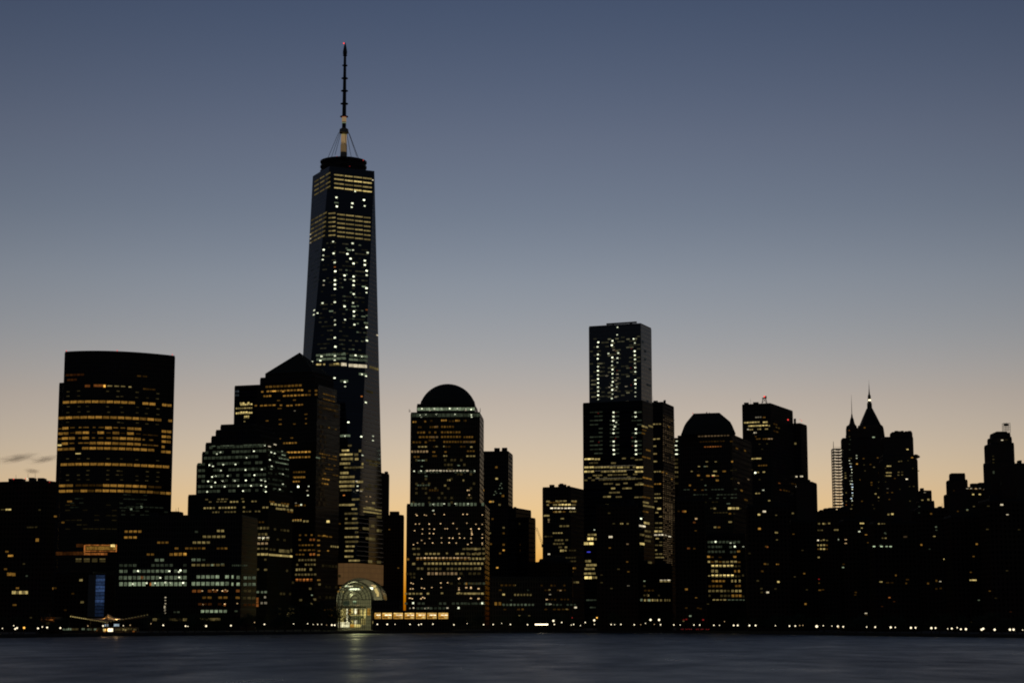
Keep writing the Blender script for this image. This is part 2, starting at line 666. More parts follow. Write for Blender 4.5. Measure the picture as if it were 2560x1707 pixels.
r('a3', '570-622@835 960-1018@835 1162-1218@835 1228-1285@835 1475-1560@842*2')
r('a2', '530-562@838 640-680@832 720-745@832 760-808@832 848-870@832 900-945@832 1035-1075@832 1100-1140@832', 10)
r('a3', '530-622@883*2 690-810@880*2 890-947@880 1027-1085@880 1160-1218@880 1475-1555@890*2')
r('a1', '640-680@880 840-870@880 970-1010@880 1100-1140@880 1240-1280@880 1300-1440@885*3', 10)
r('a3', '565-680@928*2 753-810@928 1025-1282@928*4 1475-1555@936*2')
r('a2', '530-558@930 715-740@928 840-865@928 900-940@928 970-1010@928 1300-1320@930 1360-1395@930', 12)
r('a3', '565-617@976 818-1282@975*7 1475-1500@985')
r('y4', '525-560@988', 16)
r('a2', '635-675@974 715-810@974*2 1300-1440@978*3', 10)
r('a3', '525-678@1026*3 750-1405@1022*10 1470-1555@1030*2')
r('y4', '690-737@1070', 9)
r('a3', '555-1147@1167*9 1220-1540@1168*5')
r('a2', '1155-1208@1167')
r('a3', '540-662@1360*2 940-1333@1360*6')
r('a1', '690-930@1360*4 1350-1470@1360*2', 18)
r('a3', '540-662@1410*2 735-795@1410 870-1393@1408*8 1460-1558@1412*2')
r('a1', '675-725@1410 805-860@1410 1400-1450@1410', 20)
r('o2', '775-820@455 855-940@452', 22)
r('a5', '942-962@455', 22)
r('y3', '980-1022@453 1043-1085@453 1103-1140@453 1173-1197@455', 10)
r('o1', '600-765@350*5 613-700@395*3', 18)
r('a1', '1250-1285@350 1300-1340@350 1305-1415@465*4', 14)
for y_ in (500, 545, 640, 690, 783, 1115, 1225, 1265, 1308):
    r('y1', ' '.join('%d,%d' % (x_ + random.randint(-6, 6), y_ + random.randint(-3, 3)) for x_ in (620, 715, 800, 985, 1075, 1110, 1250, 1340, 1435) if random.random() < .72), 9, 26)
for y_ in (1440, 1480, 1520, 1560):
    r('g0', '1090-1340@%d*7%%60 640-760@%d*3%%50' % (y_, y_), 10)
r('a2', '615-655@1505', 14)
r2 = lambda c, s, h=12, w=14, g=.2: b.row(cf, '2', c, s, h, w, g)
r2('g3', '1125,72 1212,50', 18, 16)
for y_ in (40, 85, 130, 170, 210, 245):
    r2('y0', '560-1000@%d*9%%55' % y_, 10)
r2('g0', '1040-1440@85*10%60 1040-1440@120*10%60 1040-1440@50*10%70')
# glowing sky lobby low on its front
r2('o4', '720-733@415 996-1010@410', 62)
r2('o3', '735-1005@436*12 735-1005@385*12', 10, g=.1)
r2('a3', '740-995@410*10', 30, g=.08)
r2('o3', '720-920@460*7', 18, g=.1)
r2('y5', '950-985@388', 20)
r2('o1', '480-712@455*8 655-715@388*2', 28, g=.1)
r2('y2', '650-697@503 720-768@503 790-835@503 855-903@503', 8)
r2('y1', '650-697@520 720-768@520 790-835@520 855-903@520', 20)
r2('p5', '510,618 557,618', 14, 18)
r2('o3', '605-760@616', 7)
b.finish()

# hotel with blue lit stair
b = Building('hotel_building', 'dark low block with a tall blue lit stair window beside the tent canopy', loc_at(220, 1240))
t = b.tier('lower_block', 232, 138, 300, 1428, 1240, mat='brick', th=R(8), W=40)
fb = t['L']
b.row(fb, '2', 'y3', '695,684 705,872', 18, 26)
b.row(fb, '2', 'a3', '446,755', 18, 18)
b.row(fb, '2', 'a1', '475,752 625,800 560,940', 14, 22)
pc = [fb.at(*[u_, 20]) for u_ in (220.3, 239, 261)]
zt, zb = fb.z_at(225, 1436), fb.z_at(225, 1541)
d_, n_, e_ = fb.frame(0, 0)
bm = bmesh.new()
mid = (pc[0] + pc[1]) / 2
add_box(bm, (mid.x + n_.x * .4, mid.y + n_.y * .4, (zt + zb) / 2), ((pc[1] - pc[0]).length, 0.8, zt - zb), math.atan2(d_.y, d_.x))
mesh_obj('concrete_pier', bm, M['concrete'], b.root)
for i in range(12):
    z_ = zt - (zt - zb) * (i + 0.5) / 12
    mid = (pc[1] + pc[2]) / 2 + n_ * 0.5
    bm = bmesh.new()
    add_box(bm, (mid.x, mid.y, z_), ((pc[2] - pc[1]).length * .97, 0.5, (zt - zb) / 12 * .82), math.atan2(d_.y, d_.x))
    mesh_obj('stair_window', bm, glow('s2' if 1 <= i < 8 else 's1'), b.root)
b.finish()

# low office building
b = Building('office_building', 'wide low dark office block with lit greenish floors behind the tent canopy', loc_at(450, 1300))
t = b.tier('lower_block', 606, 294, 646, 1286, 1300, mat='granite', th=R(6), W=45)
b.clutter(t, 3, 6)
fl = t['L']
r = lambda c, s, h=24, w=26, g=.3: b.row(fl, '2', c, s, h, w, g)
r('a3', '1070-1212@268*4', 18)
r('a3', '1066-1172@318*3', 18)
r('a2', '1350-1445@362*3 1590-1760@412*5 1860-1950@412*3 1260-1320@464*2 1500-1530@412', 16)
r('y3', '1655-1800@362*4 1740-1930@312*5 1862-1920@262*2', 18)
r('a4', '1495-1600@458*3', 14)
r('a3', '1455-1600@464*4', 20)
r('g2', '1330-1405@512*2 1645-1720@510*2', 22)
r('g1', '1735-1760@510 1685,270', 16)
r('g1', '1025-1600@558*15%85', 22)
r('y2', '1645-1925@555*7%80', 18)
r('g3', '1895-1920@550 1810-1830@555', 14)
r('g1', '1990-2120@558*8', 14)
r('g2', '1025-1600@608*15%88', 24)
r('g2', '1022-1600@664*15%90', 30)
r('o3', '1208-1232@662 1285-1300@718', 24)
r('g3', '1025-1600@718*15%94', 32)
r('g3', '1645-1962@656*8%94', 26)
r('g3', '1645-1962@715*8', 30)
r('g3', '1987-2002@656 2030-2055@660 1987-2002@718 2030-2055@718', 26)
r('g2', '2090-2192@664*3 2090-2192@720*3', 24)
r('o2', '1650-1950@778*7%70 2025-2055@776', 22)
r('a2', '1645-1950@834*7%70 2022-2055@834', 18)
r('y1', '2090-2190@776*3 2085-2190@838*3', 22)
r('k5', '1735,776 1830,768 1862,770 1908,776 1933,768 1950,776 1745,893 1928,888 2035,884', 10, 18)
r('o3', '1928,895', 20, 16)
r('o1', '1700-1900@890*5%60 2090-2190@895*3', 18)
r('g3', '1725-1945@951*6', 22)
r('g1', '1490-1540@958*2 2025,950', 14)
r('y2', '1310-1345@1022 1570-1605@1022 1715-1890@1020*8', 22, g=.08)
r('y1', '1350-1560@1022*6', 20, g=.1)
r('p6', '1185,606 1453,607 1548,600 1535,613 1375,663 1537,660 1140,717 1257,709 1328,709 1420,705 1462,707 1572,708 1655,512', 16, 22)
r('p3', '1700,724 1500,672', 10, 14)
for y_ in (832, 857, 885, 908, 920, 938, 950, 966):
    b.row(fl, '2', 'w4', '%d,%d' % (1416 + random.randint(-4, 4), y_), 8, 12)
b.finish()
b = Building('roof_plant_house', 'tiny dark block with thin masts in sky gap right of curved tower', loc_at(438, 1500))
b.tier('lower_block', 446, 427, 450, 1277.5, 1900, mat='brick', th=R(5), W=20)
b.pole('antenna', 440, 1270, 1278, 1905, .2)
b.pole('antenna', 446, 1268, 1278, 1905, .2)
b.finish()

# stepped tower with greenish lit floors
b = Building('stepped_tower', 'dark tower stepping back like stairs with greenish lit middle floors', loc_at(600, 1450), 'skyscraper')
tt, z0 = [], G0
for i, (uc, ul, ur, vt, Y) in enumerate(((672, 470, 732, 1231, 1450), (669, 491.6, 725, 1153, 1453), (666, 505, 718, 1123.5, 1456), (660, 513.6, 712, 1101, 1460), (650, 528, 700, 1085, 1465),
                                         (640, 539, 690, 1070.5, 1470), (630, 551, 682, 1058, 1475))):
    t = b.tier('lower_block' if i == 0 else 'setback_tier', uc, ul, ur, vt, Y, z0, 'glass_green' if i < 3 else 'granite')
    z0 = t['z']
    tt.append(t)
L0, L1, L2, L3 = [t['L'] for t in tt[:4]]
R0, R1, R2 = [t['R'] for t in tt[:3]]
for y_, f_, x_ in ((1015, L2, 1910), (1062, L2, 1870), (1112, L2, 1860), (1168, L1, 1805), (1225, L1, 1805), (1278, L1, 1805), (1322, L1, 1805), (1370, L1, 1805), (1417, L1, 1805)):
    n_ = int((2430 - x_) / 34)
    b.row(f_, '1', 'g1', '%d-2425@%d*%d%%80' % (x_, y_, n_), 24, gap=.2)
    b.row(R2 if f_ is L2 else R1, '3', 'g0', '400-590@%d*9%%75' % (y_ + 20), 18)
b.row(L2, '1', 'g2', '1930-2425@1003*12%70', 8)
b.row(L1, '1', 'p6', '1910,1175 1942,1185 2036,1170 2147,1168 2014,1224 2240,1219 1934,1282 1966,1275 2078,1273 2321,1266 1898,1323 1962,1333 2030,1320 2141,1317 2242,1314 1929,1373 2049,1370 2174,1365 2289,1363 1889,1417 2217,1410', 13, 20)
b.row(L2, '1', 'p5', '1977,1073 2012,1058 2315,1048 2247,1107', 13, 20)
b.row(L1, '3', 'p6', '345,1215 340,1312 376,1320 340,1361 382,1371 382,1417', 13, 20)
b.row(L2, '3', 'p5', '372,997', 12, 20)
b.row(R2, '3', 'p5', '430,1058 461,1068 417,1127', 12, 20)
b.row(R2, '3', 'w4', '466,988 415,1005', 10, 22)
b.row(R1, '3', 'p5', '434,1185 536,1257 536,1348 508,1396', 12, 20)
b.row(R2, '3', 'g3', '500-590@1110*6 470-585@1148*6 525-560@1080 530,1050', 8)
b.row(R1, '3', 'g2', '450-475@1387 605-620@1416 500-540@1250 560-590@1210 420-440@1210', 8)
r = lambda f_, c, s, h=14, w=18, g=.35: b.row(f_, '4', c, s, h, w, g)
r(L0, 'y3', '0-385@15*15%60', 12)
r(L0, 'y2', '-160-20@15*6%60 -160-170@-6*10%50', 10)
r(L0, 'y3', '-200-180@68*15%75 330-380@62*2', 14)
r(L0, 'y2', '-100-310@103*16%85', 12)
r(R0, 'y3', '400-550@30*5 445-500@70*1 505-590@75*3', 16)
r(R0, 'a2', '390-580@12*8%60 545-590@96*2', 12)
r(L0, 'a1', '165-370@190*8%80 180-250@232*3', 14)
r(L0, 'y2', '218-385@240*6 265-370@292*4', 20)
r(L0, 'w4', '222-385@322*5', 10)
r(L0, 'y2', '222-385@336*5', 16)
r(L0, 'k3', '222-375@372*5', 18)
r(L0, 'y2', '215-375@416*5 170-185@420', 14)
r(L0, 'y4', '213-243@463 280-310@463 318-345@463 350-378@463', 18)
r(L0, 'p6', '334,327', 16, 20)
r(R0, 'y4', '385-585@466*9', 16, g=.1)
r(R0, 'y2', '472-560@432*4 570-582@430', 26, g=.1)
r(R0, 'y1', '390-440@420*2 400-585@245*7%60 395-585@330*7%30', 18)
r(L0, 'y2', '278-300@592 345-370@595 355,508 160,470', 16)
r(L0, 'g2', '280-300@786 318-335@787 345-368@786', 18)
r(L0, 'w3', '315-332@880 345-368@880 345-360@830', 18)
r(L0, 'o3', '276-296@845 276-296@870 276-296@900', 24)
r(R0, 'y1', '480-600@800*5%60 440-600@930*6%60 440-600@965*6%60 480-600@600*5%30 480-600@700*5%30', 20)
r(R0, 'y3', '540-580@970*1 550,990', 14)
b.finish()

# glass tower behind, pyramid topped tower
b = Building('glass_tower', 'dark glass tower with bright yellow floors behind the stepped tower', loc_at(625, 1900), 'skyscraper')
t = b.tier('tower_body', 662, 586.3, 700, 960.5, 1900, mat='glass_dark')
r = lambda c, s, h=14, w=18, g=.25: b.row(t['L'], '3', c, s, h, w, g)
r('y4', '150-258@624*6 145-255@612*5%50', 14)
r('y3', '108-258@660*8%85', 14)
r('y5', '150-215@695*3 235-258@698', 12)
r('y4', '108-258@703*8', 16)
r('y4', '185-228@732*3', 12)
r('y3', '182-228@745*3 180-195@778', 10)
r('c1', '100-135@505*2 100-135@540*2', 18)
b.beacon(599, 966.5, 1930, .7, 'r4')
b.finish()

b = Building('pyramid_tower', 'dark tower with a pyramid roof in front of the tallest tower', loc_at(720, 1570), 'skyscraper')
tt, z0 = [], G0
for i, (uc, ul, ur, vt, Y) in enumerate(((793, 640, 851, 993, 1560), (796, 642, 842, 959, 1562), (787, 650, 834, 937.5, 1565), (782, 663, 832, 928, 1567))):
    t = b.tier('tower_body' if i == 0 else 'setback_tier', uc, ul, ur, vt, Y, z0, 'bronze' if i < 2 else 'granite', roof=(i < 3))
    z0 = t['z']
    tt.append(t)
c_ = sum((Vector(p) for p in t['poly']), Vector((0, 0))) / 4
bm = bmesh.new()
zap = P(743, 881, c_.y).z
q = [bm.verts.new((p[0], p[1], z0)) for p in t['poly']]
ap = bm.verts.new((c_.x, c_.y, zap))
for i in range(4):
    bm.faces.new((q[i], q[(i + 1) % 4], ap))
mesh_obj('pyramid_roof', bm, M['copper'], b.root)
L0, R0, L1, R1 = tt[0]['L'], tt[0]['R'], tt[1]['L'], tt[1]['R']
r = lambda f_, c, s, h=14, w=18, g=.3: b.row(f_, '3', c, s, h, w, g)
r(L1, 'a2', '380-740@463*11%85', 18)
r(L1, 'a3', '390-720@504*11%90 340-360@508', 14)
r(L1, 'a4', '440-475@502 700-720@494 530-550@505', 12)
r(L1, 'a3', '360-430@548*3 540-760@545*7%90', 14)
r(L1, 'a2', '770-850@500*3%70 770-850@535*3%60', 16)
r(R1, 'a2', '905-1010@525*5 905-1010@570*5', 10)
r(R0, 'a2', '900-1015@650*6', 10)
r(L0, 'a3', '280-300@634 330-470@634*4 510-530@630 570-625@634*2 650-720@627*3', 12)
r(L0, 'a2', '485-510@587 630-655@583 490-525@660 500-525@760 380-405@772 500-525@803 630-655@801 735-760@712 740-755@752 740-755@797', 9)
r(L0, 'w3', '645,681', 8, 14)
r(L0, 'a3', '540-662@976*5', 14)
r(L0, 'a2', '605-630@928 500-520@935', 9)
r(L0, 'a4', '575-790@1060*7', 14)
r(L0, 'a3', '595-785@1106*7%90', 14)
r(L0, 'a2', '630-740@1240*5 630-740@1285*5', 14)
r(L0, 'a3', '630-690@1325*3 640-740@1288*4', 12)
r(L0, 'p7', '677,1371', 20, 24)
r(L0, 'p5', '772,1368 705,1537 765,1450', 12, 20)
r(L0, 'w3', '760,1407 655,1520', 8, 16)
r(R0, 'a2', '930-1045@828*6%60 870-1045@1068*9%70 890-1050@1100*8%80 900-1040@1160*6%60 900-1040@1200*6%50 910-1040@1250*5%50', 10)
r(R0, 'a3', '895-960@1298*3 890-950@1340*3', 12)
r(R0, 'g3', '840-875@1105', 10)
for y_ in range(600, 1560, 44):
    r(R0, 'k0', '%d-%d@%d*5%%45' % (862, 930 if y_ > 700 else 1040, y_), 26, g=.1)
r = lambda f_, c, s, h=16, w=18, g=.35: b.row(f_, '4', c, s, h, w, g)
r(L0, 'y3', '585-665@174*4 680-725@180*2', 16)
r(L0, 'a4', '585-665@168*4', 7)
r(L0, 'a2', '595-760@300*7%80 610-700@45*4 640-660@338', 14)
r(L0, 'o3', '735-780@338*2 735-780@463*2', 18)
r(L0, 'a3', '800-822@343 800-822@385 805-825@433 800-820@468 800-825@683', 12)
r(L0, 'a2', '640-765@385*5 610-780@428*5%50 615-690@465*3', 12)
r(L0, 'y2', '640-785@512*6%70 620-785@552*7%80 610-790@637*7', 16)
r(L0, 'y3', '618-700@594*4 735-755@592', 20)
r(L0, 'o4', '617-757@679*5', 12)
r(L0, 'o2', '617-757@688*5', 14)
r(L0, 'p5', '662,38', 14, 22)
r(L0, 'y2', '645-670@855 765-790@850 740-760@887 810-828@720 730-750@757', 18)
r(L0, 'g3', '755,812', 10, 14)
r(L0, 'y5', '880-905@182', 20)
r(R0, 'a2', '920-1000@192*4%80 805-925@302*4', 12)
r(R0, 'y3', '915-980@394*4', 14)
r(R0, 'a3', '850-870@302 885-900@432', 10)
r(R0, 'y0', '840-1000@560*6%60 840-1000@640*6%50 840-1000@740*6%60 820-950@800*5%60 810-950@830*5%70', 22)
b.finish()

# ------------------------------------------------------------------ the tallest tower, its square roof turned against its square base
cx, cy = P(858.5, 434, 1709).x, 1709.0
cc = Vector((cx, cy, 0))
dF, dR = Vector((math.cos(TH), -math.sin(TH), 0)), Vector((math.sin(TH), math.cos(TH), 0))
ZB, ZR, HB = 58.5, 418.5, 31.2
lb, nb, rb, bb = [cc - dF * HB - dR * HB, cc + dF * HB - dR * HB, cc + dF * HB + dR * HB, cc - dF * HB + dR * HB]
cN, cR, cB, cL = cc - dR * HB, cc + dF * HB, cc + dR * HB, cc - dF * HB
at = lambda p, z: Vector((p.x, p.y, z))
b = Building('tallest_tower', 'tallest tower, tapering faceted glass with ring and tall spire on top', (cx, cy), 'skyscraper')
bm = bmesh.new()
uvl = bm.loops.layers.uv.verify()


def tri(a_, b_, c_, d_):
    f = bm.faces.new([bm.verts.new(p) for p in (a_, b_, c_)])
    for l in f.loops:
        l[uvl].uv = (l.vert.co.dot(d_), l.vert.co.z)


base = [lb, nb, rb, bb]
roof = [cN, cR, cB, cL]
dirs = [dF, dR, -dF, -dR]
for i in range(4):
    j = (i + 1) % 4
    tri(at(base[i], ZB), at(base[j], ZB), at(roof[i], ZR), dirs[i])
    tri(at(roof[i], ZR), at(base[j], ZB), at(roof[j], ZR), dirs[i])
mesh_obj('tower_body', bm, M['glass_blue'], b.root)
bm = bmesh.new()
add_prism(bm, [(p.x, p.y) for p in inset(roof, 0.4)], ZR - 6, ZR - 3.0)
mesh_obj('roof', bm, M['roof'], b.root)
# the tan base, its floodlit look put in as emission
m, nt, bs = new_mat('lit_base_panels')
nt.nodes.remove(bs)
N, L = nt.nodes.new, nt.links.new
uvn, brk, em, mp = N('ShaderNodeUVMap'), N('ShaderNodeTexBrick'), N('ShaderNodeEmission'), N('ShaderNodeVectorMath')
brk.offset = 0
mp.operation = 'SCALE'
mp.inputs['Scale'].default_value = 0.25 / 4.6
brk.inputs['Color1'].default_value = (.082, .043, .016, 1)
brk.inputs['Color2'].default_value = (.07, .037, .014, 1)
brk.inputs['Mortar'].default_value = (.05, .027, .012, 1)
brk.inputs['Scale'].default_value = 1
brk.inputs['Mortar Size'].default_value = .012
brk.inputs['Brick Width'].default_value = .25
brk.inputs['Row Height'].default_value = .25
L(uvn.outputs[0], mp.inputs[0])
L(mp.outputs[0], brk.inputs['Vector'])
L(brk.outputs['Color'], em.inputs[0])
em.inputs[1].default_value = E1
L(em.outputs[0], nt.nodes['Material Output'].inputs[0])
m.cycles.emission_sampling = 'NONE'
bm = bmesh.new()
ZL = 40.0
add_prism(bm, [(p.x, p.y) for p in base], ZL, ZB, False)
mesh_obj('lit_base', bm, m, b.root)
bm = bmesh.new()
add_prism(bm, [(p.x, p.y) for p in base], G0, ZL, False)
mesh_obj('base_wall', bm, M['granite'], b.root)
F_front = Face(at(lb, ZB), at(nb, ZB), at(cN, ZR) - at((lb + nb) / 2, ZB))
F_nr = Face(at(cN, ZR), at(cR, ZR), at((cN + cR) / 2, ZR) - at(nb, ZB))
F_ln = Face(at(cL, ZR), at(cN, ZR), at((cN + cL) / 2, ZR) - at(lb, ZB))
F_right = Face(at(nb, ZB), at(rb, ZB), at(cR, ZR) - at((nb + rb) / 2, ZB))


class Facets:
    def pick(self, u, z):
        t = (z - ZB) / (ZR - ZB)
        e = [U(at(p + (q - p) * t, z)) for p, q in ((lb, cN), (nb, cN), (nb, cR))]
        return F_ln if u < e[0] else F_front if u < e[1] else F_nr if u < e[2] else F_right

    def z_at(self, u, v):
        f = self.pick(u, P(u, v, 1690).z)
        return f.z_at(u, v)

    def at(self, u, z):
        return self.pick(u, z).at(u, z)

    def frame(self, u, z):
        return self.pick(u, z).frame(u, z)


fa = Facets()
r = lambda f_, c, s, h=13, w=22, g=.1: b.row(f_, '6', c, s, h, w, g)
r(fa, 'p6', '305,343 308,412 425,388 512,363 284,765 209,738 388,769 540,760 427,690 519,820 519,852 292,833 434,841 411,805 533,896 533,929 296,900 366,931 434,939 294,967 436,972 294,1000 434,1005 532,1027 435,1071 293,1132 200,1139 366,1164 437,1203 437,1236 532,1322 293,1400 535,1421 297,1467 441,1301 294,1033', 14, 22)
r(fa, 'p5', '420,417 518,408 446,298 206,780 430,740 202,812 369,963 211,970 532,1060 430,1138 137,1194 163,1215 134,1227 294,1268 369,1264 295,1302 280,676', 11, 18)
r(fa, 'w4', '580,213 208,1004 110,621 110,653 110,684 613,1381', 8, 12)
r(fa, 'o3', '293,868 532,1190', 8, 14)
r(fa, 'g3', '305,383 400,740 512,1015 265,1200 507,1240 435,1165 528,1288', 9, 30)
b5 = lambda f_, c, s, h=20: b.row(f_, '5', c, s, h, 20, .1)
for k_ in range(4):
    y_ = 1334 + 40.5 * k_
    b5(F_nr, 'y4' if k_ % 2 else 'y3', '357-446@%g 456-530@%g 540-614@%g 623-706@%g' % (y_ - 2, y_ + 10, y_ + 19, y_ + 29), 12)
    b5(F_ln, 'y2', '168-322@%g*3' % (y_ + 70), 12)
for k_ in range(6):
    y_ = 470 + 33 * k_
    r(F_nr, 'y3', '311-369@%g 376-437@%g 445-503@%g 511-561@%g' % (y_, y_ + 7, y_ + 15, y_ + 23), 9.5)
    r(F_front, 'y3', '246-297@%g*2' % (y_ - 5), 9)
    r(F_ln, 'y2', '%d-%d@%g*4' % (113 - k_ * 1.5, 232 - 3 * k_, y_ + 50), 10)
for y_ in range(690, 1520, 33):                     # floors with a little light in them
    r(F_front, 'm0' if y_ % 2 else 'm1', '%d-%d@%d*6%%34' % (215 - (y_ - 690) * .07, 300, y_), 9)
    r(F_nr, 'm0' if y_ % 2 else 'm1', '325-540@%d*9%%36' % y_, 9)
    r(F_nr, 'g2', '340-540@%d*12%%7' % y_, 9)
    if y_ < 1050:
        r(F_ln, 'c0', '%d-%d@%d*4%%45' % (100 - (y_ - 690) * .06, 195 - (y_ - 690) * .06, y_ + 20), 8)
r = lambda f_, c, s, h=13, w=24, g=.1: b.row(f_, '3', c, s, h, w, g)
r(fa, 'p6', '1010,17 1302,42 1017,99 890,184 1012,180 1198,176 1257,186 878,222 1010,218 1203,215 1255,348 1293,362 1008,382 1102,418 1292,604 1134,785 1102,909 1252,916', 15, 26)
r(fa, 'p5', '1358,911 1358,951 1105,459 805,232 1263,1086 1218,1366', 12, 22)
r(fa, 'g2', '840-1110@176*6 1145-1310@176*4 845-1110@214*6 1140-1310@212*4 1060-1130@410*2 1230-1300@345*2 1060-1150@909*2', 20)
r(fa, 'w4', '1070-1117@258 1137-1303@266*4', 28, g=.05)
r(fa, 'y4', '842-885@260*2 905-922@258 1000-1045@254*2', 14)
r(fa, 'y2', '960-1068@262*3 1325-1410@278*4', 20)
r(fa, 'o4', '1255,549 1093,1450', 10, 18)
r(F_front, 'y4', '1050-1172@1080*5 1075-1140@1042*3', 16)
r(F_front, 'y3', '1190-1222@1080 1230-1250@1045 1070-1175@1120*4%80 1195-1225@1120 1055-1150@1162*4 1255-1270@1165 1060-1135@1247*3 1055-1190@1285*6 1050-1190@1328*6 1210-1268@1328*2 1050-1190@1368*6', 20)
r(F_front, 'y2', '1060-1270@1000*6%60 1060-1270@1200*6%60 1060-1270@1405*6%40 1060-1270@1490*6%40', 16)
r(F_front, 'w4', '1217,1405 1250,1411 1210,1322', 10, 20)
r(F_front, 'y3', '1048-1190@1538*5 1355-1375@1520', 16)
r(F_right, 'y1', '1295-1425@1130*5%60 1295-1425@1160*5%60 1290-1420@1350*5%50 1290-1430@1385*5%40 1300-1420@500*4%40', 20)
r(F_right, 'k3', '1298,1460 1333,1462 1300,1505', 9, 16)
r(F_right, 'y3', '1295-1370@1560*3 1362,1520', 16)
r = lambda f_, c, s, h=16, w=24, g=.1: b.row(f_, '4', c, s, h, w, g)
r(F_front, 'y3', '1035-1095@42*2 1095-1140@75*2 1040-1060@158 1100-1142@158*2 1038-1150@240*4 1035-1155@315*5 1045-1120@395*3 1035-1110@433*3 1035-1110@482*3 1070-1165@517*4', 14)
r(F_front, 'y2', '1035-1145@115*4%80 1035-1150@195*4%80 1040-1150@275*4%50 1040-1150@355*4%60', 16)
r(F_right, 'y3', '1195-1350@67*5 1195-1350@95*6', 12)
r(F_right, 'y2', '1310-1350@140*2 1190-1245@240*2 1310-1350@258*2 1215-1295@325*3 1200-1350@210*5%50 1200-1345@520*4%50', 22)
b.finish()
# ring platform: three hoops and their stays, then the mast
rc = at(cc, 0)
zr0, zr1 = ZR - 3, P(858, 394, 1690).z
rr = px(57.5, at(cc, 425))
for k_ in range(3):
    z_ = zr1 - 4.6 * k_
    bm = bmesh.new()
    add_lathe(bm, (cx, cy), [(rr - .9, z_ - .7), (rr + .2, z_ - .7), (rr + .3, z_ + .5), (rr - .9, z_ + .5), (rr - .9, z_ - .7)], 40)
    mesh_obj('platform_ring', bm, M['metal'], b.root)
bm = bmesh.new()
for i in range(16):
    t_ = 2 * math.pi * i / 16
    q = Vector((cx + math.cos(t_) * (rr - .8), cy + math.sin(t_) * (rr - .8), 0))
    add_tube(bm, at(q, zr0 - 3), at(q, zr1), .25, n=5)
    if i % 4 == 1:
        add_tube(bm, at(q, zr1 - 4.5), (cx, cy, zr1 - 4.5), .25, n=5)
mesh_obj('ring_frame', bm, M['metal'], b.root)
vz = lambda y: P(858, T('5', 0, y)[1], 1709).z
segs = [(1300, 3.4), (1165, 3.2), (950, 2.2), (905, 1.9), (792, 1.9), (672, 1.75), (552, 1.6), (435, 1.45), (315, 1.3), (225, 1.2)]
for (ya, ra), (yb, rb_) in zip(segs, segs[1:]):
    bm = bmesh.new()
    add_tube(bm, (cx, cy, vz(ya)), (cx, cy, vz(yb)), ra, rb_, 10)
    mesh_obj('mast_section', bm, M['mast'] if yb < 900 else M['pale_steel'], b.root)
bm = bmesh.new()
add_lathe(bm, (cx, cy), [(1.3, vz(225)), (2.0, vz(205)), (2.0, vz(185)), (1.2, vz(140)), (.5, vz(112)), (.2, vz(100))], 10)
mesh_obj('mast_tip', bm, M['mast'], b.root)
for y_, r_ in ((222, 2.0), (315, 2.5), (435, 3.1), (552, 3.3), (672, 3.6), (792, 3.8)):
    bm = bmesh.new()
    add_lathe(bm, (cx, cy), [(1.2, vz(y_ + 6)), (r_, vz(y_ + 3)), (r_, vz(y_ - 3)), (1.2, vz(y_ - 6))], 14)
    mesh_obj('mast_collar', bm, M['metal'], b.root)
bm = bmesh.new()
add_lathe(bm, (cx, cy), [(2.2, vz(952)), (4.5, vz(946)), (4.0, vz(910)), (2.0, vz(897))], 14)
mesh_obj('mast_crown', bm, M['pale_steel'], b.root)
for a_ in range(8):
    t_ = a_ * math.pi / 4 + .3
    bm = bmesh.new()
    add_tube(bm, (cx + 5 * math.cos(t_), cy + 5 * math.sin(t_), vz(945)), (cx + 14.5 * math.cos(t_), cy + 14.5 * math.sin(t_), vz(1180)), .22, n=5)
    mesh_obj('stay_cable', bm, M['metal'], b.root)


def lamp_ring(y_, r_, code, h_):
    bm = bmesh.new()
    add_lathe(bm, (cx, cy), [(r_, vz(y_ + h_)), (r_ + .12, vz(y_ + h_)), (r_ + .12, vz(y_ - h_)), (r_, vz(y_ - h_))], 12)
    mesh_obj('mast_light', bm, glow(code, False), b.root)


for y_, r_, c_, h_ in ((940, 3.2, 'y5', 5), (908, 2.6, 'w4', 4), (965, 2.4, 'y3', 6), (852, 1.95, 'g3', 3), (820, 1.95, 'k3', 22), (1015, 2.5, 'k3', 45), (1090, 2.9, 'k2', 35), (795, 2.0, 'r4', 3)):
    lamp_ring(y_, r_, c_, h_)
b.beacon(859.7, 109, 1709, 1.1, 'r6')
for x_, y_ in ((380, 1164), (628, 1198), (502, 1257)):
    b.beacon(*T('5', x_, y_), 1690, .8, 'r4')

# ------------------------------------------------------------------ between the tallest tower and the domed one
b = Building('narrow_tower', 'narrow dark tower with slanting top just right of the tallest tower', loc_at(955, 1810))
t = b.tier('tower_body', 954, 930, 973.5, 1181, 1810, mat='stone')
b.box('penthouse', 962, 970, 1179, 1188, 1840, 8, 'stone')
b.pole('antenna', 966, 1177, 1184, 1840, .3)
b.finish()
b = Building('narrow_block', 'plain dark slab with small penthouse left of the domed tower', loc_at(990, 1700))
t = b.tier('tower_body', 1003, 960, 1010.5, 1286, 1700, mat='brick')
b.box('penthouse', 975, 998, 1278.5, 1287, 1722, 10, 'brick')
b.row(t['L'], '4', 'a2', '1418,250 1495,580', 8, 14)
b.finish()

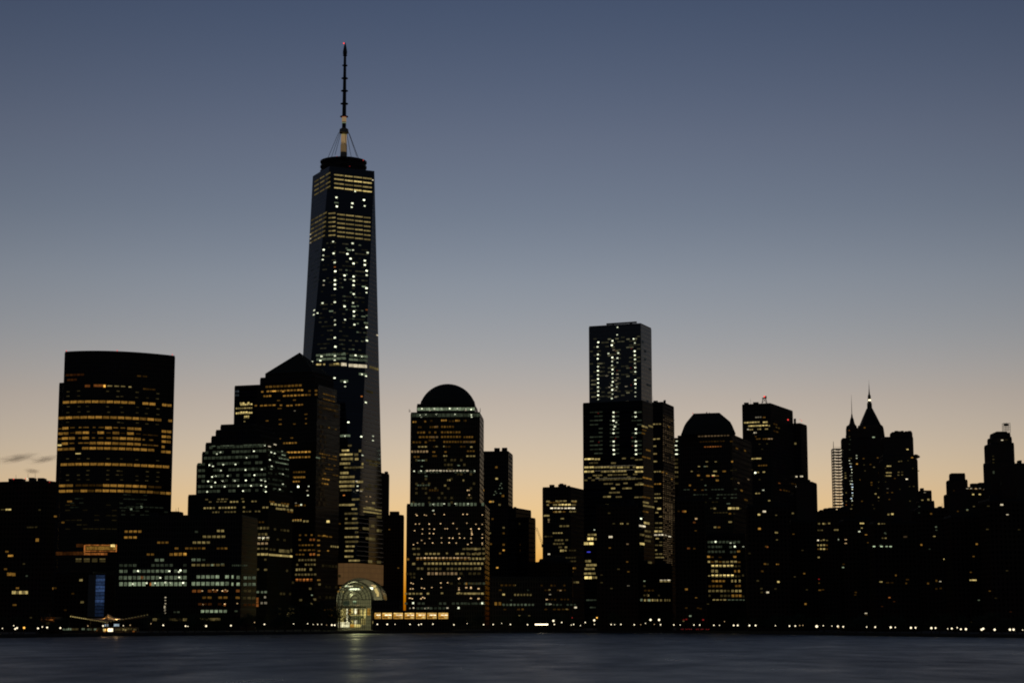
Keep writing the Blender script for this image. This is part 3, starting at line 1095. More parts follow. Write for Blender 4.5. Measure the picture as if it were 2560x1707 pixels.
b = Building('domed_tower', 'dark stone tower with a round dome above a lit white crown floor', loc_at(1120, 1480), 'skyscraper')
t2 = R(2.5)
ta = b.tier('lower_block', 1213, 1016.5, 1221, 1258, 1480, G0, 'granite', t2, W=60)
tb = b.tier('tower_body', 1200, 1026.5, 1206, 1029.5, 1483, ta['z'], 'granite', t2, W=52)
tc_ = b.tier('setback_tier', 1186.5, 1042, 1192, 1008.5, 1488, tb['z'], 'granite', t2, W=42)
c_ = sum((Vector(p) for p in tc_['poly']), Vector((0, 0))) / 4
cz = lambda v: P(1118, v, c_.y).z
pm = px(1, Vector((c_.x, c_.y, cz(1000))))
z00 = tc_['z']
prof = [(70 * pm, z00), (67 * pm, cz(1003.5))]
zs, Rs = cz(1002), 72.0 * pm
top_z = cz(960)
zc = top_z - Rs
a0 = math.asin(min(1, (zs - zc) / Rs))
for i in range(13):
    a_ = a0 + (math.pi / 2 - a0) * i / 12
    prof.append((Rs * math.cos(a_), zc + Rs * math.sin(a_)))
bm = bmesh.new()
add_lathe(bm, (c_.x, c_.y), prof, 40)
mesh_obj('dome', bm, M['copper'], b.root, True)
Lc, Lb_, La = tc_['L'], tb['L'], ta['L']
b.pole('antenna', 1023, 1022, 1030, 1500, .25)
b.pole('antenna', 1200.5, 1020, 1030, 1500, .3)
b.pole('antenna', 1025.5, 1024, 1030, 1500, .2)
r = lambda f_, c, s, h=14, w=18, g=.3: b.row(f_, '3', c, s, h, w, g)
r(Lc, 'g3', '1762-2285@666*13', 26, g=.08)
r(Lb_, 'g1', '1712-2335@722*16', 30, g=.12)
r(Lc, 'p6', '1805,662 1917,662 1982,660 2058,660 2127,661 2200,661 2253,669', 13, 20)
r(Lc, 'w4', '1877,677 1917,671 2203,675', 8, 14)
r(Lb_, 'p5', '1790,720 1798,735 1840,714 1936,713 2107,713 2253,717 2258,735', 13, 20)
r(Lb_, 'w4', '1918,730', 8, 14)
r(Lb_, 'a3', '1720-1755@782*2 1826-1842@778 1980-2030@768*3 2110-2150@770*3', 14)
r(Lb_, 'a1', '1770-1800@830*2 2185-2210@770*2 1880-1900@772 2050-2100@775*2', 16)
r(Lb_, 'a2', '1875-1952@828*4 1980-2095@826*5 1762-1962@878*8%80 1980-2155@876*7 1778-1952@920*6%80 1980-2160@918*7 2185-2270@920*4 1720-1850@967*5%70 2000-2170@963*7 2180-2292@963*5', 16)
r(Lb_, 'k2', '1925-1952@826 1880-1950@920*3 2180-2290@964*4', 16)
r(Lb_, 'y3', '1770-1850@1008*3 1930-1950@1006 2000-2010@1005 2245-2265@1010', 12)
r(Lb_, 'a1', '1880-2200@1008*12%50 1760-1960@950*6%40', 14)
r(Lb_, 'k3', '1705-1860@1052*6', 18)
r(Lb_, 'a2', '1900-1925@1055 2010-2030@1055 2215-2285@1048*3', 12)
r(Lb_, 'y3', '2000-2035@1091*2 2210-2290@1093*3', 12)
r(Lb_, 'a2', '1730-1780@1100*2 1900-2000@1092*2%50', 14)
r(Lb_, 'g3', '1795-1812@1187 2130-2150@1178 1765-1830@1133*2', 8)
r(Lb_, 'w4', '1840-2230@1227*13', 13)
r(Lb_, 'p5', '1733,1230 1797,1228 2285,1229', 13, 18)
r(Lb_, 'g1', '1740-2290@1238*20%70', 24)
r(Lb_, 'y3', '2035-2065@1312*2 2175-2190@1315 2005-2025@1360', 16)
r(Lb_, 'g2', '1760-1875@1358*5%80 1830-1855@1275', 12)
r(Lb_, 'a1', '1870-1955@1404*4', 18)
r(Lb_, 'k4', '2215-2240@1404*2 2235,1446', 10, 12)
r(Lb_, 'y1', ' '.join('%d-%d@%d*%d%%18' % (1715, 2290, y_, 20) for y_ in range(1130, 1520, 43)), 20)
r4 = lambda c, s, h=14, w=18, g=.35: b.row(La, '4', c, s, h, w, g)
r4('g2', '1600-2230@36*20%85', 26)
r4('p5', '1670,32 1795,35 1888,30 1985,30 2095,30', 10, 20)
r4('p4', '1795,88', 10, 16)
r4('k5', '1645,120 1720,125 1805,118 1888,122 2050,120 2085,120 1643,203 1675,202 1760,203 1857,200 1965,198 2083,197 2162,205 1703,247 1763,245 1803,247 1897,243 1915,243 1998,243 2118,245 1635,260 1700,287 1763,283 1797,285 2017,287 2125,280 1763,327 1865,322 1933,322 1963,324 2022,321 2062,324 2118,322 1695,343 1625,380 1660,365 1722,368 1790,365 1867,363 1932,363 1992,366 2090,378 2123,362 1735,130 1655,130 2125,295 2118,330 2185,243', 9, 15)
r4('y2', '1615-1680@415*2 2045-2196@417*4 1625-1680@462*2 2085-2196@461*3', 14)
r4('y3', '1725-1850@458*4 1905-1920@455 1985-2060@458*2', 14)
r4('k4', '1650-2110@494*15%95', 10)
r4('a2', '1650-2110@505*15', 14)
r4('y3', '1615-1640@545 1715-2132@542*13%95', 18)
r4('y2', '1655-1710@585*2 1745-2196@587*14%90', 18)
r4('k3', '1745-2000@628*8', 22)
r4('y1', '1560-1640@630*3 2020-2200@628*5%70', 20)
r4('y1', '1940-2200@713*8%60 1600-1640@660*2', 16)
r4('k5', '1605,708 1622,715 1860,708 1918,706 1695,672 2022,665 2013,672 1600,758 1620,758 1695,750 1718,755 1782,747 1862,747 2015,750 2080,748 2118,755 2118,745 1600,838 1615,843 1690,843 1720,838 1705,832 2115,838 2180,845 1590,838 2015,765', 9, 16)
r4('y3', '1552-1700@800*5 1740-1760@800 1860-1880@796 1965-2196@798*8%90 2015,792', 14)
r4('g1', '1550-2200@884*18%70', 18)
r4('w4', '1590-1600@925 1620-1632@922 1718-1728@927 1745-1757@922 1908-1925@922', 10)
r4('g1', '1650-1900@925*7', 18)
r4('p6', '1622,881 2012,922', 20, 24)
r4('a3', '1568-1588@505 2070-2085@715', 18)
rb_ = lambda c, s, h=14, w=18, g=.35: b.row(La, 'B', c, s, h, w, g)
rb_('k5', '27,120 158,124 25,195 102,204 157,206 60,245 130,245 65,262 70,293 157,292 60,322 157,322 65,362 157,366 157,378 33,377 60,330', 9, 15)
rb_('y3', '85-110@417 40-180@500*5 50-165@542*4 90-145@584*2', 18)
rb_('y2', '20-180@455*5%70 20-180@415*5%70 0-35@542*1', 16)
rb_('g1', '0-180@713*6 0-180@885*6', 18)
rb_('k4', '20,748 60,752 125,757 60,840 125,842', 10, 18)
rb_('y3', '0-170@799*5', 16)
rb_('p6', '157,881', 20, 24)
b.finish()

b = Building('office_slab', 'flat topped dark slab right behind the domed tower', loc_at(1245, 1750))
t = b.tier('tower_body', 1271, 1196, 1280.5, 1126.8, 1750, mat='steel', th=R(6), W=40)
b.clutter(t, 5, 4)
b.pole('antenna', 1243, 1124, 1127, 1760, .3)
r = lambda c, s, h=14, w=18, g=.35, k='A': b.row(t['L'], k, c, s, h, w, g)
r('a2', '295,1195 355,1455', 18, 22)
r('y4', '298,1298', 16, 22)
r('a4', '172,1405 240,1508 262,1508', 14, 20)
r('a3', '325,1535', 14, 18)
r('g2', '340,1342 330,1360 345,1385 285,1415 333,1432 295,1430 320,1390 275,1445', 8, 12)
r('y3', '245,12 305,38 222,282 340,235', 14, 18, k='B')
r('a2', '245,160 230,375 340,380 310,455 340,283', 14, 18, k='B')
r('a4', '340,428 285,577 305,680 340,806', 12, 18, k='B')
r('w5', '283,841', 12, 40, k='B')
b.row(t['R'], 'A', 'c0', '412-432@1100*2 412-432@1200*2 412-432@1260*2', 40)
b.finish()
b = Building('slant_top_block', 'dark block with sloping stepped roofline left of the narrow orange sky gap', loc_at(1300, 1640))
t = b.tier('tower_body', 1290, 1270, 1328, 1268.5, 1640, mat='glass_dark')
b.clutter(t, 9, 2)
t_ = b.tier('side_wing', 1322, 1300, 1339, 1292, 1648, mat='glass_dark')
b.box('rooftop_unit', 1284, 1291, 1267, 1271, 1655, 6)
b.row(t['R'], 'B', 'a1', '515-560@243*2 515-560@318*2 480-570@380*4 480-570@430*4', 16)
b.row(t['R'], 'B', 'y0', '470-580@%d*5' % 200, 18)
b.finish()
# a crane boom in the gap
b = Building('construction_crane', 'thin slanting crane boom in the orange sky gap', loc_at(1350, 1800), 'crane')
p0, p1 = P(1341, 1318, 1800), P(1358, 1366, 1800)
bm = bmesh.new()
for o_ in (-.7, .7):
    add_tube(bm, p0 + Vector((o_, 0, 0)), p1 + Vector((o_, 0, 0)), .16, n=4)
for i in range(14):
    a_, c2 = p0.lerp(p1, i / 14), p0.lerp(p1, (i + 1) / 14)
    s_ = .7 if i % 2 else -.7
    add_tube(bm, a_ + Vector((s_, 0, 0)), c2 + Vector((-s_, 0, 0)), .1, n=4)
mesh_obj('boom', bm, M['metal'], b.root)
bm = bmesh.new()
add_tube(bm, p1, (p1.x, 1800, G0), .9, n=4)
mesh_obj('crane_mast', bm, M['metal'], b.root)
bm = bmesh.new()
add_tube(bm, p0, P(1342, 1372, 1800), .07, n=4)
mesh_obj('hoist_cable', bm, M['metal'], b.root)
bm = bmesh.new()
add_box(bm, p1 + Vector((0, 0, 1)), (3.2, 3, 3))
mesh_obj('crane_cab', bm, M['metal'], b.root)
b.finish()
b = Building('stepped_low_block', 'low dark block with rounded stepped roof at the foot of the sky gap', loc_at(1380, 1560))
b.tier('lower_block', 1420, 1320, 1432, 1403, 1560, mat='brick')
b.stack('upper_block', 1386, 1600, [(1404, 41), (1397, 38), (1396, 30), (1392, 28), (1388, 18), (1387, 0)], 12, mat='roof')
b.finish()
b = Building('office_slab', 'square dark slab with bright yellow upper floors left of the bulky twin-step glass tower', loc_at(1410, 1620))
t = b.tier('tower_body', 1426, 1356, 1459, 1215.5, 1620, mat='steel')
b.clutter(t, 6, 6)
b.box('rooftop_unit', 1418, 1425, 1214, 1217, 1650, 8)
r = lambda c, s, h=14, w=18, g=.25, k='B', f_=None: b.row(f_ or t['L'], k, c, s, h, w, g)
r('y3', '755-780@1507 835-970@1503*4%85 980-1028@1503*2', 12, k='A')
r('y3', '705-737@10 940-962@12 710-728@40 765-800@40', 12)
r('y5', '812-855@38*2 862-915@38*2', 12)
r('w5', '740-795@68*2 803-850@68*2 862-915@68*2 922-952@68', 10)
r('y3', '922-960@40 745-960@100*7%80 682-733@132', 12)
r('a2', '765-870@100*4 690-960@20*8%40', 10)
r('y3', '762-845@281*4 828-858@157 718-735@163', 10)
r('k3', '727,172 727,186', 8, 12)
r('y2', '778-850@342*3 870-892@340 765-858@373*4 790-900@222*4%60 810-840@403', 14)
r('y4', '825-855@432*2', 18)
r('y3', '862-880@430 865-885@402', 14)
r('w4', '728,461', 12, 20)
r('y1', '690-760@310*3 900-960@430*3 870-960@492*4 870-960@523*4', 12)
r('a3', '872-900@581 910-960@582*3', 14)
r('a2', '930,612 915,645', 12, 16)
r('y2', '938-955@702 960-985@703', 16)
b.finish()

# ------------------------------------------------------------------ the bulky stepped glass tower
b = Building('twin_step_tower', 'bulky dark glass tower with columns of white lights and a higher rear step', loc_at(1550, 1860), 'skyscraper')
t3 = R(22)
tl = b.tier('lower_block', 1606, 1457, 1632, 1000, 1846, mat='glass_dark', th=t3)  # dulled glass stands in for the neighbours' dark reflection
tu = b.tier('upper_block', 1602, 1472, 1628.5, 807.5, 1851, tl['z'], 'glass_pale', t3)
bm = bmesh.new()
add_tube(bm, P(1516, 810.5, 1870), P(1592, 805.5, 1866), .9, n=6)
mesh_obj('roof_boom', bm, M['metal'], b.root)
b.box('boom_foot', 1531, 1535, 808, 813, 1868, 4, 'metal')
b.box('boom_foot', 1575, 1580, 806, 811, 1866, 4, 'metal')
Lu, Ru, Ll, Rl = tu['L'], tu['R'], tl['L'], tl['R']
r = lambda f_, c, s, h=13, w=20, g=.15: b.row(f_, 'G', c, s, h, w, g)
r(Lu, 'p6', '275,217 270,250 168,228 163,262 435,202 245,313 165,320 443,295 274,342 443,325 164,352 445,356 447,418 166,411 275,433 166,442 275,464 166,473 447,511 166,504 277,525 448,541 167,534 270,552 166,565 274,586 167,596 270,650 167,626 312,347 318,309', 12, 19)
r(Lu, 'p5', '313,115 310,171 444,233 273,372 272,402 444,387 447,450 275,497 275,617 448,571 448,604 448,635 167,657 308,563 312,380', 9, 16)
r(Lu, 'w3', '312,468 230,480 285,285 312,495 378,560 388,672 300,640 300,515 300,590 252,566', 7, 18)
r(Lu, 'r2', '418,275 412,420 416,550 295,290 310,440', 6, 8)
for y_ in range(205, 665, 31):
    r(Lu, 'm1', '102-485@%d*13%%38' % y_, 9)
    r(Lu, 'm2', '240-320@%d*3%%30 380-460@%d*3%%30 115-200@%d*2%%20' % (y_, y_, y_), 9)
r(Ll, 'p6', '283,756 448,756 283,787 449,787 283,818 452,881 283,912 452,912 284,974 452,974 284,1006 452,1006 285,1038 452,1038 286,1070 453,1070 293,862', 13, 21)
r(Ll, 'p5', '303,830 282,850 283,883', 9, 16)
for y_ in range(756, 1075, 31):
    r(Ll, 'g1', '105-200@%d*3%%60 255-325@%d*2%%70 420-495@%d*2%%60' % (y_, y_, y_), 9)
r(Ll, 'r2', '168,762 172,980 298,950 300,758 422,945 427,1008', 6, 8)
r(Ll, 'y5', '62-135@1108*3', 11)
r(Ll, 'y4', '141-180@1108*2 455-505@1170*2 62-135@1170*2 62-135@1202*3 445-505@1202*3', 13)
r(Ll, 'y3', '188-380@1202*9 255-300@1170*2 140-250@1170*5%70 310-450@1170*6%80', 12)
r(Ll, 'y2', '185-440@1108*8%40 445-500@1112*2 62-500@1267*16%90 62-440@1250*13%40', 10)
r(Ll, 'w2', '145-450@1163*16 145-450@1196*16 145-450@1255*16', 4)
r(Ll, 'y3', '300-330@1298 445-510@1299*2 265-295@1328 350-372@1328 375-420@1327*2 205-262@1391*2 187-268@1457*3', 11)
r(Ll, 'y2', '100-165@1137*2 265-300@1137 90-500@1232*11%50 62-500@1298*12%40 62-260@1328*6%30 250-330@1360*3 300-345@1392 440-510@1395*2 300-500@1460*6%50 70-200@1490*4%50', 10)
r(Rl, 'y3', '497-540@857*2 545-580@855 508-590@1457*3 505-545@1430', 12)
r(Rl, 'a3', '527-562@1037 505-570@1245*3', 11)
r(Rl, 'a2', '500-560@1088*2 500-530@885 495-520@910 505-580@1300*3 505-545@1500*2 500-560@1390*2', 10)
r(Ru, 'c0', ' '.join('495-565@%d*4%%25' % y_ for y_ in range(160, 700, 62)), 16)
r = lambda f_, c, s, h=14, w=20, g=.15: b.row(f_, 'B', c, s, h, w, g)
r(Ll, 'y3', '1175-1240@43*3 1062-1135@296*3 1035-1120@587*3 1030-1128@628*3', 16)
r(Ll, 'y5', '1060-1110@330*2 1030-1110@371*2 1035-1095@663*2', 22)
r(Ll, 'y3', '1118-1137@332 1100-1120@662 1125-1142@662 1040-1088@521*2 1048-1137@555*3', 18)
r(Ll, 'b5', '1055-1085@443', 8)
r(Ll, 'p4', '1118,253', 8, 12)
r(Ll, 'g1', '1050-1135@855*3 1080-1130@918*2', 12)
r(Rl, 'p6', '1519,157', 14, 20)
r(Rl, 'w5', '1503-1556@217*2', 14)
r(Rl, 'y4', '1510-1547@371*2 1543-1590@192*2', 18)
r(Rl, 'y2', '1510-1545@293*2 1555-1610@306*3 1550-1600@262*2 1550-1600@345*2 1560-1610@530*2', 16)
r(Rl, 'y3', '1535-1585@14*2 1538-1630@42*4', 10)
b.finish()

b = Building('grid_tower', 'dark tower with dotted grid of small lit windows beside the twin-step glass tower', loc_at(1658, 1960), 'skyscraper')
t = b.tier('tower_body', 1657, 1628, 1685, 1004, 1950, mat='steel')
b.clutter(t, 7, 3)
b.box('rooftop_unit', 1659, 1664, 1000.5, 1008, 1985, 6)
b.beacon(1639, 1002.5, 1955, 1.0, 'p5')
b.beacon(1635, 1003.5, 1957, .6, 'k5')
r = lambda f_, c, s, h=12, w=18, g=.25, k='G': b.row(f_, k, c, s, h, w, g)
r(t['L'], 'y3', '580-640@845*3 578-600@957 608-632@955 580-605@1010 584-610@1067*1 585-605@1125 595-612@1125 588-640@1202*3 592-635@1370*3 592-645@1400*3 592-612@1425 610-640@1480*2 600-620@1510', 9)
r(t['L'], 'a3', '584-610@1068 590-640@1295*3 655,1205', 9)
for i in range(52):
    y_ = 778 + i * 15.4
    if 1130 < y_ < 1185:
        continue
    r(t['R'], 'k2' if i % 3 else 'k1', '657-742@%g*6%%88' % y_, 5, g=.55)
r(t['R'], 'a3', '700,865 722,1258 682,1215', 8, 10)
r(t['R'], 'k2', ' '.join('1712-1785@%d*5%%90' % y_ for y_ in range(20, 560, 17)), 6, g=.5, k='B')
r(t['L'], 'w5', '1632-1660@297 1668-1710@296*2', 12, k='B')
r(t['R'], 'w4', '1722-1740@298 1752-1775@308', 9, k='B')
r(t['L'], 'y4', '1660-1690@72 1635-1662@266 1668-1700@266', 14, k='B')
r(t['L'], 'y3', '1645-1668@105 1675-1700@140 1645-1670@328 1640-1655@426 1685-1715@490 1640-1680@490', 10, k='B')
r(t['L'], 'y2', '1640-1700@195*2 1640-1700@235*2 1675-1700@358*1 1640-1700@460*2 1640-1700@385*2', 10, k='B')
r(t['L'], 'w3', '1640-1770@690*4', 18, k='B')
r(t['L'], 'y3', '1640-1655@585 1665-1680@585', 12, k='B')
r(t['R'], 'y3', '1730-1780@592*3', 9, k='B')
b.finish()

b = Building('sliver_tower', 'sliver of a tower with four cold white lights in gap left of trapezoid-roofed tower', loc_at(1690, 2050))
t = b.tier('tower_body', 1701, 1683, 1703, 1094, 2050, mat='glass_green', th=R(4), W=30)
b.row(t['L'], 'G', 'p6', '752-774@972 745-762@1005 748-772@1038 748-774@1070', 8)
b.row(t['L'], 'G', 'y2', '745-775@1170*2 745-775@1205*2', 14)
b.row(t['L'], 'G', 'y1', '745-775@1110*2 745-775@1140*2 745-775@1240*2 745-775@1290*2', 14)
b.finish()

# trapezoid roof
b = Building('trapezoid_roof_tower', 'wide dark tower with a flat topped sloping roof and red corner lights', loc_at(1770, 1520), 'skyscraper')
t = b.tier('tower_body', 1829, 1694, 1878, 1084, 1520, mat='granite', roof=False)
p0 = t['poly']
c_ = sum((Vector(p) for p in p0), Vector((0, 0))) / 4


def loft(part, pa, za, pb, zb, mat):
    bm = bmesh.new()
    A_, B_ = [bm.verts.new((p[0], p[1], za)) for p in pa], [bm.verts.new((p[0], p[1], zb)) for p in pb]
    n_ = len(A_)
    for i in range(n_):
        bm.faces.new((A_[i], A_[(i + 1) % n_], B_[(i + 1) % n_], B_[i]))
    bm.faces.new(B_)
    return mesh_obj(part, bm, M[mat], b.root)


def between(v, ul, ur, Y, dep):
    a_, c2 = P(ul, v, Y), P(ur, v, Y)
    return [(a_.x, Y - dep), (c2.x, Y - dep - 6), (c2.x + 3, Y + dep - 6), (a_.x + 3, Y + dep)], a_.z


yc = 1545
q1, z1 = between(1088, 1697, 1830, yc, 20)
q2, z2 = between(1070, 1705.5, 1822, yc, 18)
q3, z3 = between(1061, 1711, 1818, yc, 16)
q4, z4 = between(1036, 1732, 1794, yc, 8)
loft('roof', q1, t['z'], q2, z2, 'copper')
loft('roof', q2, z2, q3, z3, 'copper')
loft('roof', q3, z3, q4, z4, 'copper')
b.box('rooftop_unit', 1818, 1824.5, 1068, 1080, 1532, 5)
b.pole('antenna', 1767.5, 1029, 1036.5, yc, .22)
b.pole('antenna', 1773.5, 1030, 1036.5, yc, .3)
b.pole('antenna', 1766, 1030, 1032, yc, .4)
b.beacon(1732, 1033, yc - 8, .7, 'r4')
b.beacon(1792, 1033, yc - 8, .7, 'r4')
L_, R_ = t['L'], t['R']
r = lambda c, s, h=14, w=22, g=.3, k='C', f_=None: b.row(f_ or L_, k, c, s, h, w, g)
r('k2', '500-870@715*10%80', 14)
r('a1', '520-815@780*9 880-915@775', 14)
r('o3', '573-780@840*7', 10)
r('y3', '590-618@1016 698-722@1016 500-522@1072 592-616@1071 415-435@1130', 11)
r('a3', '895-915@1015 790-830@1130 490-520@1178 712-745@1238 393-415@1296 598-638@1183', 18)
r('y4', '680-722@1130 665-700@1180', 16)
r('g2', '578-596@1297 568-590@1072', 12)
r('r4', '665-685@1188', 8)
r('a2', '705-745@1184 540-565@1352 450-475@1350', 10)
r('g1', '330-400@1348*2 500-960@1350*12%60 445-610@1408*5 725-960@1408*6 630-960@1450*8%60', 12)
r('y0', '440-960@1230*12%40 440-960@1130*12%30 440-960@1500*12%40', 14)
r('g2', '840-880@1513', 14)
r('a2', '945-975@853 1045-1068@880 1000-1030@1352 1045-1090@1462', 18, f_=R_)
r('k3', '980,1267 1097,1226', 12, f_=R_)
r('y4', '807-845@90 850-885@90 895-928@90', 24, k='D')
r('y3', '645-672@92 812-850@243 648-675@302', 18, k='D')
r('y1', '610-640@90 935-955@92 645-800@140*5 865-885@150', 12, k='D')
r('a2', '690-720@302 815-840@150', 16, k='D')
b.finish()

b = Building('antenna_tower', 'dark tower with slanting flat top and small red lit antenna', loc_at(1925, 1870), 'skyscraper')
t4 = R(25)
t = b.tier('tower_body', 1926, 1855, 1982, 1007, 1850, mat='steel', th=t4)
b.clutter(t, 8, 3)
tx = b.tier('side_wing', 2001, 1940, 2013, 1057, 1925, mat='steel', th=t4, W=24)
bm = bmesh.new()
q = P(1911, 1008, 1875)
for s1, s2 in ((-1, -1), (-1, 1), (1, -1), (1, 1)):
    add_tube(bm, q + Vector((s1 * 2.4, s2 * 2, 0)), q + Vector((s1 * 1.4, s2 * 1, 5)), .25, n=4)
    add_tube(bm, q + Vector((s1 * 2.4, s2 * 2, 0)), q + Vector((-s1 * 1.4, s2 * 1, 5)), .18, n=4)
add_box(bm, q + Vector((0, 0, 5.2)), (4.4, 4, .5))
add_box(bm, q + Vector((.8, 0, 6.4)), (2.8, 2, 1.8))
mesh_obj('antenna', bm, M['metal'], b.root)
b.beacon(1911, 991, 1874, 1.3, 'r6')
b.beacon(1970, 1049, 1846, 1.0, 'r6')
b.box('rooftop_unit', 1985, 1989, 1046.5, 1056, 1935, 5)
b.beacon(2000, 1048, 1930, .7, 'r4')
b.beacon(2004, 1051.5, 1928, .8, 'r5')
L_, R_ = t['L'], t['R']
r = lambda c, s, h=14, w=22, g=.3, k='C', f_=None: b.row(f_ or L_, k, c, s, h, w, g)
r('w3', '1180-1200@490 1205-1250@488*2', 12)
r('y4', '1045-1230@553*6 1270-1325@547*2 1095-1255@593*6', 14, g=.12)
r('y5', '1262-1325@586*2 1225-1250@590', 12)
r('w4', '1083-1105@633 1160-1195@672*2', 14)
r('y3', '1110-1152@635*2 1205-1248@630*2 1295-1330@628 1338-1352@588', 14)
r('a2', '1270-1300@490 1175-1195@717 1190-1240@746*2 1270-1330@746*3', 12)
r('k4', '1332-1385@745*2', 13)
r('y4', '1130-1250@981*4', 14, g=.1)
r('a2', '1215-1320@1062*4', 14)
r('p7', '1180,1147', 22, 30)
r('y3', '1200-1222@1142 1268-1295@1138 1182-1235@1392*2 1333-1358@1478', 14)
r('y1', '1160-1330@810*6%40 1160-1330@870*6%40 1000-1150@1120*4%50 1160-1330@1230*6%30', 12)
r('p4', '1275,1353', 12, 24)
r('a1', '1395-1450@648*2 1395-1440@565*2 1420-1470@605*2', 16, f_=R_)
r('y2', '1420-1470@603*2', 10, f_=R_)
fx = tx['R']
fw = tx['L']
r('y3', '1645-1668@801', 22, f_=fw)
r('w4', '1658-1680@1192 1712-1745@1190 1712-1748@1272 1662-1684@1310 1718-1745@1397', 16, f_=fw)
r('o3', '1465,1271', 10, f_=R_)
r('o2', '1480,1350', 10, f_=R_)
r('a1', '1605-1680@1272*2 1510-1590@1352*3', 16, f_=R_)
b.finish()
b = Building('stepped_shoulder_block', 'low dark block with notched roof joining the antenna tower on its right', loc_at(2020, 1800))
b.tier('lower_block', 2030, 1990, 2042.5, 1203, 1800, mat='stone')
b.tier('upper_block', 2020, 1985, 2037, 1197, 1812, P(2030, 1203, 1800).z, mat='stone', W=14)
b.finish()

# ------------------------------------------------------------------ right hand old towers
b = Building('unfinished_tower', 'see-through open floors of an unfinished tower lit by lamps, left of twin spires', loc_at(2095, 1900))
Y = 1900
zt, zb = P(2095, 1122, Y).z, G0
a_, c2 = P(2082.5, 1122, Y), P(2108.5, 1122, Y)
wd = c2.x - a_.x
fh = px(7.35, P(2095, 1190, Y))
xm = (a_.x + c2.x) / 2
nf = 26
for i in range(nf):
    z_ = zt - i * fh
    bm = bmesh.new()
    add_box(bm, (xm, Y + 5, z_), (wd, 10, 1.15))
    mesh_obj('floor_slab', bm, M['metal'], b.root)
    if i < 24:
        for fx, ok in ((.17, .92), (.8, .55)):
            if random.random() < ok:
                bm = bmesh.new()
                add_box(bm, (a_.x + wd * fx, Y + .8, z_ - 1.05), (1.3, .6, .55))
                mesh_obj('site_lamp', bm, glow('w4' if i % 3 else 'w5', False), b.root)
for fx in (0.02, .14, .5, .86, .98):
    for dy in ((0.3, 9.7) if fx in (.02, .98) else (0.3,)):
        bm = bmesh.new()
        add_box(bm, (a_.x + wd * fx, Y + dy, (zt + zb) / 2), (.9 if fx in (.02, .98) else .35, .5, zt - zb))
        mesh_obj('column', bm, M['concrete'], b.root)
bm = bmesh.new()
add_box(bm, (xm, Y + 5, (zt - nf * fh + zb) / 2), (wd, 9, zt - nf * fh - zb))
mesh_obj('tower_body', bm, M['concrete'], b.root)
b.pole('antenna', 2083.5, 1103, 1120, Y + 1, .35)
b.pole('rail', 2083, 1116.5, 1117.5, Y + 1, .15, u1=2106)
b.finish()

b = Building('needle_spire_tower', 'slim old dark tower with a thin needle spire, left of the pyramid spire', loc_at(2128, 1950), 'skyscraper')
t = b.tier('tower_body', 2146, 2106, 2152, 1094, 1950, mat='stone', th=R(5), W=20)
b.stack('upper_block', 2128.5, 1962, [(1096, 13), (1087, 12.8), (1086, 12.2), (1071, 12), (1064, 10.5), (1063, 9)], mat='stone')
b.stack('spire', 2128.2, 1962, [(1063, 9), (1057, 6.3), (1048, 4.6), (1043, 2.6), (1036, 1.6), (1034, .9), (1010, .55), (986, .15)], 8, mat='copper')
L_ = t['L']
r = lambda c, s, h=12, w=16, g=.3, k='E': b.row(L_, k, c, s, h, w, g)
r('p5', '320,918 325,950 345,1015 347,1048 347,1140 335,1172 352,1232 355,1295 350,1355', 10, 16)
r('c5', '335,985 350,1175 352,1207 352,1270 340,1330', 9, 16)
r('p3', '345,1080 345,1110 330,1082 340,952 328,1140 348,1225 355,1310', 8, 12)
r('p4', '398,863 400,892', 8, 14)
r('a5', '402,955', 10, 18)
r('y3', '277,1107 277,1080 340,1443', 9, 18)
r('y2', '320,895 338,893 275,1053 285,1268 285,1362 350,1402 320,658', 9, 14)
r('o2', '290,1487 285,1400 318,590', 10, 12)
r('g1', '320,740 322,800 330,690', 10, 14)
b.finish()

b = Building('pyramid_spire_tower', 'old dark tower with steep pyramid roof, lantern and lit needle tip', loc_at(2175, 2000), 'skyscraper')
t = b.tier('tower_body', 2204, 2143, 2212, 1092, 1990, mat='stone', th=R(5), W=26)
b.stack('upper_block', 2174.5, 2004, [(1096, 31), (1075, 29), (1068, 27.5), (1064, 24)], mat='stone')
b.stack('spire', 2173.5, 2004, [(1066, 24), (1062, 22.5), (1040, 14), (1021, 6.4)], mat='copper')
b.stack('lantern', 2173, 2004, [(1022, 6.4), (1008, 6), (1005, 4), (1001, 3.2), (1000, 4), (989, 3.8), (986, 2.2)], 8, mat='copper')
b.stack('needle', 2172, 2004, [(987, 2.2), (979, 1.3), (971, .8), (958, .25), (949, .1)], 6, mat='metal')
b.box('corner_turret', 2145.5, 2150, 1064, 1076, 1985, 4, 'stone')
b.box('corner_turret', 2198.5, 2203, 1063, 1076, 1988, 4, 'stone')
bm = bmesh.new()
q = P(2174, 999.8, 1998)
add_box(bm, q, (2.6, .8, 1.8))
mesh_obj('lantern_light', bm, glow('w6', False), b.root)
L_ = t['L']
r = lambda c, s, h=12, w=16, g=.3, k='E': b.row(L_, k, c, s, h, w, g)
r('g4', '583,664', 9, 26)
r('y3', '648,1152 425,1358 588,990', 10, 20)
r('a2', '550,960 430,1127 628,888 475,897 560,1157 560,1183 645,1052 458,1360 485,560', 12, 18)
r('y4', '605,1280 632-672@1318*2', 12, 18)
r('w4', '402,1398', 12, 18)
r('y1', '480,965 490,1030 575,1400 590,1440 638,1218 640,1355', 10, 16)
b.finish()

